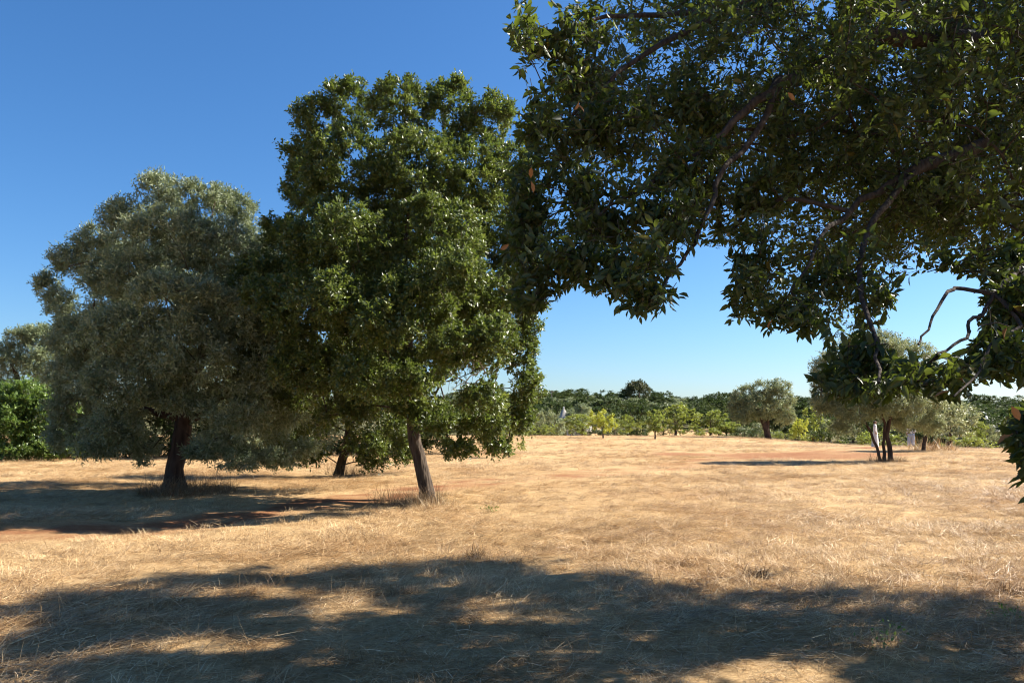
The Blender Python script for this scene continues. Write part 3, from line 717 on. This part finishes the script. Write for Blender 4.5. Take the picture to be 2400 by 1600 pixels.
    limb(B, [(1720, 285, 5.7), (1600, 385, 5.5), (1500, 440, 5.3), (1400, 500, 5.1)], .042, .010)
    limb(B, [(1760, 330, 5.7), (1690, 400, 5.4), (1650, 520, 5.2), (1600, 610, 5.0), (1540, 690, 4.4)], .035, .006)
    C_ = limb(A, [(2200, 20, 7.0), (2000, -40, 6.8), (1750, 10, 6.5)], .08, .05); limb(C_, [(1560, 100, 6.2), (1420, 200, 5.8), (1300, 300, 5.5)], .04, .01)
    limb(C_, [(1600, 30, 6.2), (1420, 40, 5.9), (1260, 90, 5.4)], .035, .008)
    D_ = limb(t, [(2620, 330, 7.4), (2460, 330, 6.8), (2300, 340, 6.4), (2150, 400, 6.0)], .13, .06); limb(D_, [(2020, 470, 5.7), (1930, 560, 5.3), (1860, 680, 4.9)], .04, .007)
    limb(D_, [(2060, 500, 5.6), (2010, 620, 5.1), (2050, 780, 4.4), (2060, 900, 3.7)], .035, .008)
    E_ = limb(t, [(2650, 560, 6.6), (2480, 580, 5.6), (2385, 635, 5.0), (2330, 690, 4.7)], .045, .016)
    G = limb(E_, [(2300, 735, 4.6), (2272, 755, 4.5), (2262, 790, 4.4), (2200, 830, 4.0), (2150, 838, 3.8), (2090, 900, 3.6)], .014, .005)
    limb(E_, [(2240, 676, 4.8), (2215, 690, 4.6), (2180, 760, 4.2), (2150, 808, 4.0)], .016, .006)
    limb(G, [(2140, 920, 3.5), (2200, 960, 3.3)], .008, .004)
    I_ = limb(E_, [(2470, 800, 4.4), (2460, 900, 4.0), (2425, 990, 3.6), (2400, 1060, 3.4)], .014, .004)
    limb(E_, [(2390, 760, 4.5), (2330, 800, 4.2), (2290, 870, 3.8), (2240, 930, 3.4)], .014, .005)
    for tg in ((13, 6, 5), (9, 8.5, 9), (14, 8, 7), (5.5, 8, 8)):
        limb(t, [fork * .5 + np.array(tg) * .5 + (0, 0, .4), np.array(tg, float)], .17, .05)
    def in_gap(q):
        x_, y_ = project(q); return (x_ > 0) & (x_ < W) & (y_ > 0) & (y_ < H) & ~(inside(x_, y_, VIS[0]) | inside(x_, y_, VIS[1]))
    sk.grow(puv[:, :3], rng, .16, .20, .012, first=first, forbid=in_gap)
    sk.grow(puo[rng.random(len(puo)) < .35][:, :3], rng, .5, .25, .05, first=first)
    root = tag(empty('oak_tree', base), 'shading oak whose leafy boughs hang in from above with its trunk out of view', 'tree')
    ch = sk.chains(.0035, 2.35)
    def trim(c):                                           # thin twigs end inside the leaves
        if c[1].max() > .0115: return c
        x_, y_ = project(c[0]); o_ = (x_ > 0) & (x_ < W) & (y_ > 0) & (y_ < H) & ~(inside(x_, y_, VIS[0]) | inside(x_, y_, VIS[1]))
        k_ = int(np.argmax(o_)) if o_.any() else len(x_)
        return (c[0][:k_], c[1][:k_]) if k_ > 1 else None
    ch = [c for c in map(trim, ch) if c is not None]
    obj('trunk', tubes_mesh('trunk', ch[:1], M_BARKN, 18, base, .05), root)
    rest = sorted(ch[1:], key=lambda c: -c[1].max() * (1 + .2 * len(c[0])))
    for cc in rest[:60]: obj('branch', tubes_mesh('branch', [cc], M_BARKN, 9, base, .03), root)
    tag(obj('twigs', tubes_mesh('twigs', rest[60:], M_BARKN, lambda r: 6 if r > .012 else 4, base), root), kind='stuff')
    # leaves
    P, D, N, L, tint, a, e = sprout(puv, 9, 11, .074, rng, ctr + np.array([-1.0, 0, -.6]), droop=.28, up=.7, outw=1.3, flat=.75, back=.55, lvar=(.35, 1.25))
    fr = lambda x, y: (x > 0) & (x < W) & (y > 0) & (y < H); vi = lambda x, y: inside(x, y, VIS[0]) | inside(x, y, VIS[1])
    ex_, ey_ = project(e); sx_, sy_ = project(a)
    kp = ~((fr(ex_, ey_) & ~vi(ex_, ey_)) | (fr(sx_, sy_) & ~vi(sx_, sy_))) & (a[:, 1] > 2.5) & (e[:, 1] > 2.5) & ~fleck(e)
    px, py = project(P); inf = fr(px, py); bad = ~np.repeat(kp, 11)         # a sprig stays or goes with all its leaves
    g = ~bad; P, D, N, L, tint, px, py, inf = (z[g] for z in (P, D, N, L, tint, px, py, inf))
    size = np.where(inf & (px > 20) & (px < W - 20), L / P[:, 1], 0)
    top = np.argsort(-size)[:300]; isbig = np.zeros(len(P), bool); isbig[top] = True
    V1, F1, m1 = leaf_verts(P[~isbig] - base, D[~isbig], N[~isbig], L[~isbig], L[~isbig] * .42, LEAF6)
    tt = tint[~isbig]
    P2, D2, N2, L2, tint2, a2, e2 = sprout(puo, 8, 6, .15, rng, ctr - np.array([0, 0, 2.5]), droop=.2, up=.6, outw=.4, flat=.7)
    g2 = ~fleck(P2); P2, D2, N2, L2, tint2 = P2[g2], D2[g2], N2[g2], L2[g2], tint2[g2]
    V2, F2, m2 = leaf_verts(P2 - base, D2, N2, L2, L2 * .5, LEAF2)
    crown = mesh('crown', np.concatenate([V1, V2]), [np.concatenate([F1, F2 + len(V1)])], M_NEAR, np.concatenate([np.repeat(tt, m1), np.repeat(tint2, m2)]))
    cr = tag(obj('crown', crown, root), kind='stuff')
    # leaf stalk sprigs
    seg = [(np.stack([u, w]), np.array([.0026, .0014])) for u, w in zip(a[kp], e[kp])]
    tag(obj('sprigs', tubes_mesh('sprigs', seg, M_BARKN, 3, base), root), kind='stuff')
    # the 300 leaves that show largest
    protos = []
    for k in range(5):
        T = LEAF6[0].copy(); T[:, 1] *= .42; T[:, 2] *= (.5 + .5 * k); T[3, 2] -= .08 * k; T[3, 1] += .04 * (k - 2)
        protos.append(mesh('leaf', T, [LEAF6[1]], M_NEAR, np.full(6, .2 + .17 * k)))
    brown = mesh('leaf', LEAF6[0] * (1, .45, 1.3), [LEAF6[1]], M_BROWNLEAF)
    Bv = nrm(np.cross(N, D)); Nv = np.cross(D, Bv)
    for j, i in enumerate(top):
        o = bpy.data.objects.new('leaf', protos[int(rng.integers(0, 5))] if j % 75 else brown)
        Mx = Matrix([[D[i][r_] * L[i], Bv[i][r_] * L[i], Nv[i][r_] * L[i], P[i][r_] - base[r_]] for r_ in range(3)] + [[0, 0, 0, 1]])
        link(o, cr); o.matrix_basis = Mx
        if not j % 75: tag(o, 'withered brown leaf')
    for px_, py_, d_ in ((1345, 258, 5.0), (1352, 246, 5.02), (1246, 392, 4.9), (1250, 452, 4.85), (1862, 236, 5.2), (2190, 930, 3.7), (2390, 985, 3.3), (1172, 585, 4.9), (1800, 770, 4.6)):
        o = tag(bpy.data.objects.new('withered_leaf', brown), 'withered brown leaf'); link(o, cr)
        ax = nrm(rng.normal(size=3)); q_ = Matrix.Rotation(rng.uniform(0, 6), 4, Vector(ax))
        o.matrix_basis = Matrix.Translation(Vector(at(px_, py_, d_) - base)) @ q_ @ Matrix.Scale(.07, 4)
foreground_oak()

# ------------------------------------------------------------------ weeds round the trunks, heaps on the straw
def weed_clump(name, label, px, py, n, spread, ln, lean, width, mat, seed, cat='weeds', group=None, leafy=None):
    rng = np.random.default_rng(seed); b = hit(px, py)
    root = tag(empty(name, b), label, cat, group)
    me = blade_mesh('stems', rng, n, spread, ln, lean, width, 4, .5, .1, mat)
    tag(obj('stems', me, root), kind='stuff')
    if leafy is not None:
        k = 60; P = np.stack([rng.normal(0, spread * .8, k), rng.normal(0, spread * .8, k), rng.uniform(.01, ln[1] * .8, k)], -1)
        D = nrm(rng.normal(size=(k, 3)) + (0, 0, .5)); N = nrm(rng.normal(size=(k, 3)) + (0, 0, 1.2)); L = rng.uniform(.02, .045, k)
        V, Fc, m = leaf_verts(P, D, N, L, L * .5, LEAF2); tag(obj('leaves', mesh('leaves', V, [Fc], leafy, np.repeat(rng.random(k), m)), root), kind='stuff')
    return root
weed_clump('weed_clump', 'tangle of dry brown weeds round the foot of the tall oak', 950, 1182, 900, .72, (.15, .52), (38, 24), .007, M_WEED, 1)
weed_clump('weed_clump', 'pale tall grass standing in front of the tall oak trunk', 1015, 1192, 330, .5, (.15, .55), (50, 24), .006, M_STRAW, 2)
weed_clump('weed_clump', 'tangle of brown weeds round the thick trunk of the big olive', 440, 1156, 1700, 1.0, (.2, .6), (36, 24), .009, M_WEED, 3)
weed_clump('weed_clump', 'brown weeds at the foot of the low branching oak', 830, 1112, 500, .9, (.2, .6), (50, 20), .008, M_WEED, 4)
weed_clump('weed_clump', 'low weeds at the foot of the olive with several stems', 2080, 1082, 260, .7, (.15, .45), (45, 20), .012, M_WEED, 5)
weed_clump('weed_clump', 'pale dry grass at the foot of the small olive next to the person', 2185, 1055, 260, 1.2, (.3, .9), (50, 20), .03, M_STRAW, 6)
weed_clump('weed_heap', 'small dark heap of dead weeds on sunlit straw just beyond the shade', 1112, 1308, 170, .13, (.06, .2), (45, 22), .006, M_WEEDDARK, 7, 'weeds')
weed_clump('weed_heap', 'dark clod of dead grass on the edge of the shade', 1772, 1352, 190, .14, (.05, .16), (35, 22), .006, M_WEEDDARK, 8, 'weeds')
weed_clump('weed_heap', 'dark dead weed where the shade edge meets the straw, below the lowest hanging bough', 2372, 1395, 150, .13, (.05, .16), (40, 22), .006, M_WEEDDARK, 9, 'weeds')
weed_clump('weed_heap', 'brownish grass heap inside the dappled shade', 945, 1395, 170, .15, (.05, .17), (35, 20), .005, M_WEED, 10, 'weeds')
weed_clump('green_weed', 'little green weed at the edge of the dappled shade', 2362, 1452, 40, .12, (.05, .14), (55, 20), .004, M_WEED, 11, 'weeds', leafy=M_SHRUB)
weed_clump('green_weed', 'little green weed with upright dry stalks in the dappled shade', 2070, 1512, 30, .10, (.08, .2), (65, 15), .004, M_STRAW, 12, 'weeds', leafy=M_SHRUB)
weed_clump('green_weed', 'tiny green weed on the sunlit straw beside the tall oak', 1150, 1200, 30, .12, (.05, .15), (55, 20), .005, M_WEED, 13, 'weeds', leafy=M_SHRUB)

# ------------------------------------------------------------------ trees of the valley and the far wood
def proto(seed, kind):
    """crown and trunk meshes of a tree about 1 m tall at the origin, scaled by copies"""
    rng = np.random.default_rng(seed)
    if kind == 'pine':
        lob = [(rng.uniform(-.36, .36), rng.uniform(-.36, .36), .0) for _ in range(46)]
        c = np.array([(x, y, .84 - 1.3 * (x * x + y * y) - abs(rng.normal(0, .12))) for x, y, _ in lob]); r = np.full(len(c), .15)
        tr = [((0, 0, -.05), .035), ((.01, 0, .35), .028), ((0, .01, .66), .02)]; mat, ll, asp, nleaf = M_PINE, .06, .4, 110
    elif kind == 'oak':
        n = 34; u = nrm(rng.normal(size=(n, 3))) * rng.random((n, 1)) ** .35
        c = np.array([0, 0, .54]) + u * np.array([.44, .44, .38]) ; r = rng.uniform(.11, .18, n)
        tr = [((0, 0, -.05), .035), ((.01, .02, .22), .028), ((0, 0, .5), .02)]; mat, ll, asp, nleaf = M_WOODOAK, .065, .55, 90
    elif kind == 'olive':
        n = 30; u = nrm(rng.normal(size=(n, 3))) * rng.random((n, 1)) ** .35
        c = np.array([0, 0, .55]) + u * np.array([.46, .46, .36]); r = rng.uniform(.10, .17, n)
        tr = [((0, 0, -.05), .05), ((.02, .01, .2), .04), ((-.02, 0, .45), .025)]; mat, ll, asp, nleaf = M_OLIVE, .07, .38, 96
    elif kind in ('almond', 'yellow'):
        n = 36; u = nrm(rng.normal(size=(n, 3))) * rng.random((n, 1)) ** .4
        c = np.array([0, 0, .53]) + u * np.array([.44, .44, .42]); r = rng.uniform(.07, .15, n)
        tr = [((0, 0, -.05), .03), ((.01, 0, .2), .025), ((.03, 0, .5), .012)]; mat, ll, asp, nleaf = (M_BRIGHT if kind == 'almond' else M_YELLOW), .062, .45, 72
    else:
        n = 26; u = nrm(rng.normal(size=(n, 3))) * rng.random((n, 1)) ** .35; u[:, 2] = np.abs(u[:, 2])
        c = np.array([0, 0, .12]) + u * np.array([.58, .58, .72]); r = rng.uniform(.13, .2, n)
        tr = [((0, 0, -.05), .02), ((0, 0, .5), .01)]; mat, ll, asp, nleaf = {'shrub': M_BRIGHT, 'darkshrub': M_WOODOAK}[kind], .06, .5, 80
    pf = np.concatenate([c, r[:, None]], 1)
    P, D, N, L, tint, a, e = sprout(pf, max(6, nleaf // 8), 8, ll, rng, np.array([0, 0, .35]), flat=.7, up=.6)
    V, Fc, m = leaf_verts(P, D, N, L, L * asp, LEAF2)
    crown = mesh('crown', V, [Fc], mat, np.repeat(tint, m))
    sk = Skeleton(); sk.line([np.array(p) for p, _ in tr], -1, tr[0][1], tr[-1][1], .1, .006, rng)
    sk.grow(c, rng, .12, .3, .012, first=2)
    ch = sk.chains(.004, 2.2)
    trunk = mesh('trunk', *(lambda vq: (vq[0], [vq[1]]))(tube(ch[0][0], ch[0][1], 7, .05)), M_BARK if kind != 'olive' else M_BARKO, smooth=True)
    br = tubes_mesh('branches', ch[1:], M_BARK if kind != 'olive' else M_BARKO, 4, np.zeros(3))
    return crown, trunk, br

PROTO = {k: [proto(500 + 17 * j + 100 * i, k) for j in range(n)] for i, (k, n) in enumerate((('oak', 4), ('olive', 3), ('pine', 1), ('almond', 3), ('yellow', 1), ('shrub', 2), ('darkshrub', 2)))}
RNG = np.random.default_rng(900)
def put(kind, name, label, loc, height, width, group=None, cat='tree', branches=True):
    cr, tr, br = PROTO[kind][int(RNG.integers(0, len(PROTO[kind])))]
    o = tag(empty(name, loc), label, cat, group)
    o.rotation_euler = (0, 0, RNG.uniform(0, 6.28)); o.scale = (width, width, height)
    tag(obj('crown', cr, o), kind='stuff'); obj('trunk', tr, o)
    if branches: tag(obj('branches', br, o), kind='stuff')
    return o

def put_px(kind, name, label, px, top, base, halfw, d=None, group=None, cat='tree'):
    """a tree whose foot is seen at (px, base) or stands at distance d behind the crest"""
    if d is None: b = hit(px, base)
    else: b = np.array([(px - W / 2) / F * d, d, 0.0]); b[2] = terrain(b[0], d)
    h = CAMZ + (YH - top) / F * b[1] - b[2]
    w = 2.25 * halfw / F * b[1]
    return put(kind, name, label, b, h, w, group, cat)

G_ALM = 'light green almond trees along the crest'
put_px('yellow', 'almond_tree', 'small bright yellow green tree standing alone on the crest', 1413, 955, 1027, 32, None)
put_px('almond', 'almond_tree', 'thin green almond tree beside the dark oak in the valley', 1470, 972, 1024, 36, 96)
put_px('almond', 'almond_tree', 'slender light green almond with a bare forked trunk on the crest', 1535, 958, 1029, 36, None)
put_px('almond', 'almond_tree', 'largest light green almond, with a bare bough leaning over the sunny gap', 1585, 946, 1029, 54, 93)
put_px('almond', 'almond_tree', 'light green almond between the sunny gap and the round olive', 1665, 958, 1029, 44, 94)
put_px('shrub', 'shrub', 'low light green shrub growing at the foot of an almond beside the sunny gap', 1642, 992, 1030, 32, 92, cat='shrub')
put_px('almond', 'almond_tree', 'low bushy almond touching the crown of the round crest olive', 1703, 980, 1029, 36, 95)
put_px('darkshrub', 'shrub', 'dark bush under the largest almond', 1555, 990, 1028, 26, 96, cat='shrub')
put_px('darkshrub', 'shrub', 'dark bush with white flowers at the foot of the round crest olive', 1745, 995, 1030, 34, 94, cat='shrub')
put_px('shrub', 'shrub', 'green bush spreading behind the trunk of the round crest olive', 1840, 996, 1030, 38, 92, cat='shrub')
put_px('yellow', 'almond_tree', 'small yellow green tree topped by bare grey twigs, between two olives', 1873, 975, 1030, 20, 90)
put_px('darkshrub', 'oak_bush', 'wide dark bush behind the olive with several stems', 1925, 965, 1032, 45, 98, cat='shrub')
put_px('almond', 'almond_tree', 'loose green tree behind the left side of the olive with several stems', 1905, 950, 1032, 40, 104)
put_px('shrub', 'shrub', 'green bush behind the trunks of the olive with several stems', 2060, 990, 1036, 60, 98, cat='shrub')
put_px('olive', 'olive_tree', 'grey olive standing behind the small olive next to the person', 2225, 935, 1042, 60, 93)
put_px('shrub', 'shrub', 'rounded green bush at the field edge beside the white cone roofs', 2262, 1005, 1045, 40, None, cat='shrub')
put_px('darkshrub', 'shrub', 'low dark bush in front of the white cone roofs', 2335, 1020, 1043, 30, 100, cat='shrub')
put_px('olive', 'olive_tree', 'small dark olive in front of the white cone roofs', 2330, 990, 1045, 24, 108)
put_px('almond', 'almond_tree', 'slim light green tree at the foot of the white cone roofs', 2302, 985, 1045, 18, 104)
put_px('shrub', 'shrub', 'bright green bush at the crest where the tall oak ends', 1265, 978, 1019, 34, 93, cat='shrub')
put_px('olive', 'olive_tree', 'grey green olive in front of the grey stone cone roof', 1296, 945, 1018, 40, 112)
put_px('almond', 'oak_bush', 'spreading green bush at the foot of the grey stone cone roof', 1365, 968, 1020, 42, 100, cat='shrub')
put_px('darkshrub', 'shrub', 'low dark bush between the spreading green bush and the yellow green tree', 1395, 990, 1022, 28, 104, cat='shrub')
put_px('olive', 'olive_tree', 'low purplish grey olive behind the yellow green tree', 1440, 985, 1022, 40, 102)
put_px('oak', 'oak_tree', 'dark round oak standing in the valley beside the pale far field', 1493, 938, 1015, 34, 122)
put_px('olive', 'olive_tree', 'rounded dark grey olive behind the grey stone cone roof', 1360, 942, 1000, 32, 150)

def far_wood():
    G = 'trees of the far wood'
    rows = [(126, 4.6), (142, 5.2), (160, 5.6), (182, 6.0), (206, 6.4), (234, 6.6), (264, 7), (296, 7), (326, 7.4)]
    n = 0
    for d, wdt in rows:
        x = (1040 - W / 2) / F * d
        xe = (2600 - W / 2) / F * d
        while x < xe:
            x += wdt * RNG.uniform(.62, 1.0); dd = d + RNG.normal(0, d * .03)
            px = W / 2 + x / dd * F
            if dd < 178 and 1500 < px < 1680: continue           # the pale field in the valley stays open
            if dd < 150 and RNG.random() < .35: continue
            z = float(terrain(x, dd)); h = RNG.uniform(4.6, 6.6); wd = wdt * RNG.uniform(1.2, 1.75)
            if d > 300: h *= RNG.uniform(.85, 1.2)
            mixv = vnoise(x * .03, dd * .05, 61) + RNG.normal(0, .16)
            where = 'on the skyline of the far wooded hill' if d > 290 else 'halfway up the far wooded hill' if d > 175 else 'at the foot of the far wooded hill beyond the crest'
            if mixv > .62 and d < 280:
                put('olive', 'olive_tree', 'grey green olive ' + where, (x, dd, z), h * .85, wd, G + ', olives ' + where, branches=False)
            else:
                put('oak', 'oak_tree', 'dark green oak ' + where, (x, dd, z), h, wd, G + ', oaks ' + where, branches=False)
            n += 1
    print('far wood', n)
far_wood()
put_px('pine', 'pine_tree', 'dome topped pine standing above the far wood', 1497, 884, 960, 34, 262)

# ------------------------------------------------------------------ stone huts with cone roofs
def stone_mat(name, a, b_):
    m, nt, b = mat_new(name)
    p = worldpos(nt)
    nt.links.new(ramp(nt, noise(nt, 2.5, 5, p, .7), [(.3, a), (.7, b_)]), b.inputs['Base Color']); b.inputs['Roughness'].default_value = .9
    return m
M_LIME = stone_mat('limewash', (.66, .64, .60), (.82, .80, .77)); M_GREYSTONE = stone_mat('dry_stone', (.20, .185, .165), (.40, .37, .33))
M_DARKDOOR = plain('dark_opening', (.03, .025, .02))

def lathe(profile, sides=28):
    V = []; a = np.arange(sides) * 2 * math.pi / sides
    for r, z in profile: V.append(np.stack([np.cos(a) * r, np.sin(a) * r, np.full(sides, z)], -1))
    n = len(profile); i = np.arange(n * sides).reshape(n, sides); j = np.roll(i, -1, axis=1)
    return np.concatenate(V), np.stack([i[:-1], j[:-1], j[1:], i[1:]], -1).reshape(-1, 4)

def boxm(name, x0, x1, y0, y1, z0, z1, mat):
    V = np.array([(x, y, z) for z in (z0, z1) for y in (y0, y1) for x in (x0, x1)])
    q = np.array([[0, 2, 3, 1], [4, 5, 7, 6], [0, 1, 5, 4], [2, 6, 7, 3], [0, 4, 6, 2], [1, 3, 7, 5]]); return mesh(name, V, [q], mat)

def hut(name, label, px, top, d, r, hcone, wallm, conem, annex=None):
    x = (px - W / 2) / F * d; g = float(terrain(x, d)); zt = CAMZ + (YH - top) / F * d
    zb = zt - hcone
    root = tag(empty(name, (x, d, g)), label, 'building')
    V, q = lathe([(r * 1.12, -.3), (r * 1.10, zb - g), (r * 1.18, zb - g), (r * 1.18, zb - g + .12), (.02, zb - g + .12)]); obj('wall', mesh('wall', V, [q], wallm, smooth=False), root)
    k = 12; prof = []
    for s in range(k):                                     # stepped courses of stone
        r1 = r * 1.08 * (1 - s / k) + .10; z = zb - g + .1 + hcone * s / k; prof += [(r1, z), (r1 * .985, z + hcone / k)]
    prof.append((.02, zb - g + hcone)); V, q = lathe(prof); c = obj('cone_roof', mesh('cone_roof', V, [q], conem), root)
    V, q = lathe([(.16, zb - g + hcone - .1), (.07, zb - g + hcone + .15), (.16, zb - g + hcone + .3), (.14, zb - g + hcone + .42), (.01, zb - g + hcone + .48)], 12); obj('pinnacle', mesh('pinnacle', V, [q], M_LIME, smooth=True), root)
    obj('door', boxm('door', -.45, .45, -r * 1.12 - .05, -r * 1.0, 0, 1.8, M_DARKDOOR), root)
    if annex:
        a0, a1, hh = annex; obj('annex', boxm('annex', a0, a1, -r * .8, r * .8, -.3, hh, M_LIME), root)
        obj('parapet', boxm('parapet', a0 - .1, a1 + .1, -r * .8 - .1, r * .8 + .1, hh, hh + .18, M_LIME), root)
    return root
hut('stone_hut', 'hut with a grey stone cone roof showing between olives below the wood', 1321, 959, 150, 1.25, 2.0, M_LIME, M_GREYSTONE, (1.6, 5.2, 1.9))
hut('stone_hut', 'hut with a tall white cone roof showing beside the hanging boughs', 2309, 974, 132, 1.5, 2.4, M_LIME, M_LIME)
hut('stone_hut', 'smaller hut whose grey white cone peeps out beside the tall white cone', 2334, 984, 136, 1.1, 1.6, M_LIME, M_GREYSTONE)

# pole above the wood
def pole():
    d = 215; x = (1293 - W / 2) / F * d; g = float(terrain(x, d)); zt = CAMZ + (YH - 914) / F * d
    root = tag(empty('utility_pole', (x, d, g)), 'thin grey pole rising from the olives at the end of the far wood', 'pole')
    V, q = tube(np.array([[0, 0, -.3], [0, 0, (zt - g) * .5], [0, 0, zt - g]]), np.array([.13, .11, .09]), 8); obj('post', mesh('post', V, [q], M_DEAD, smooth=True), root)
    obj('crossbar', boxm('crossbar', -.6, .6, -.13, -.10, zt - g - .5, zt - g - .38, M_DEAD), root)
pole()

# ------------------------------------------------------------------ people
M_SKIN = plain('skin', (.35, .20, .13), .6); M_HAIR = plain('hair', (.02, .014, .01), .6)
M_TUNIC = plain('pale_cloth', (.62, .62, .70), .9); M_TROUSER = plain('grey_blue_cloth', (.36, .40, .50), .9); M_ROBE = plain('white_cloth', (.62, .60, .58), .9)

def skin_obj(name, nodes, edges, mat, parent, sub=2):
    me = bpy.data.meshes.new(name); me.from_pydata([n[:3] for n in nodes], edges, []); me.materials.append(mat)
    o = obj(name, me, parent)
    s = o.modifiers.new('skin', 'SKIN'); s.use_smooth_shade = True
    for v, n in zip(me.skin_vertices[0].data, nodes):
        v.radius = (n[3], n[4] if len(n) > 4 else n[3])
    me.skin_vertices[0].data[0].use_root = True
    m = o.modifiers.new('sub', 'SUBSURF'); m.levels = m.render_levels = sub
    return o

def person(label, px, py, height, turn, long_robe, top, bottom):
    b = hit(px, py); root = tag(empty('person', b), label, 'person'); root.rotation_euler = (0, 0, turn); k = height / 1.65; root.scale = (k, k, k)
    body = [(0, 0, .92, .13, .10), (0, 0, 1.12, .12, .09), (0, 0, 1.32, .15, .09), (0, 0, 1.44, .055), (0, -.01, 1.52, .075, .085), (0, -.01, 1.62, .07, .08),
            (.17, 0, 1.34, .05), (.23, .02, 1.10, .042), (.22, -.06, .88, .034), (.21, -.09, .80, .03), (-.17, 0, 1.34, .05), (-.23, .02, 1.10, .042), (-.20, -.08, .90, .034), (-.18, -.11, .82, .03),
            (.09, 0, .86, .085), (.10, -.01, .48, .06), (.10, .02, .08, .042), (.10, -.10, .03, .035), (-.09, 0, .86, .085), (-.10, .02, .48, .06), (-.10, .05, .08, .042), (-.10, -.07, .03, .035)]
    ed = [(0, 1), (1, 2), (2, 3), (3, 4), (4, 5), (2, 6), (6, 7), (7, 8), (8, 9), (2, 10), (10, 11), (11, 12), (12, 13), (0, 14), (14, 15), (15, 16), (16, 17), (0, 18), (18, 19), (19, 20), (20, 21)]
    skin_obj('body', body, ed, M_SKIN, root)
    tu = [(0, 0, .82, .20, .15), (0, 0, 1.12, .15, .115), (0, 0, 1.34, .175, .11), (0, 0, 1.43, .07), (.18, 0, 1.35, .075), (.24, .02, 1.10, .065), (.23, -.05, .92, .06), (-.18, 0, 1.35, .075), (-.24, .02, 1.10, .065), (-.21, -.07, .93, .06)]
    skin_obj('tunic', tu, [(0, 1), (1, 2), (2, 3), (2, 4), (4, 5), (5, 6), (2, 7), (7, 8), (8, 9)], top, root)
    if long_robe:
        V, q = lathe([(.17, .95), (.21, .75), (.25, .45), (.29, .12), (.28, .06)], 20); V[:, 1] *= .75; obj('skirt', mesh('skirt', V, [q], bottom, smooth=True), root)
    else:
        tr = [(0, 0, .88, .17, .13), (.10, 0, .80, .12), (.115, -.01, .45, .105), (.115, .0, .08, .11), (-.10, 0, .80, .12), (-.115, .02, .45, .105), (-.115, .02, .08, .11)]
        skin_obj('trousers', tr, [(0, 1), (1, 2), (2, 3), (0, 4), (4, 5), (5, 6)], bottom, root)
    hr = [(0, .03, 1.64, .085, .08), (0, .05, 1.54, .085, .06), (0, .06, 1.42, .07, .04)]
    skin_obj('hair', hr, [(0, 1), (1, 2)], M_HAIR, root)
person('dark haired person in loose pale tunic and grey blue trousers standing under the small olive', 2135, 1048, 1.60, R(170), False, M_TUNIC, M_TROUSER)
person('person in a long white robe half hidden behind the stems of an olive', 2051, 1049, 1.58, R(60), True, M_ROBE, M_ROBE)
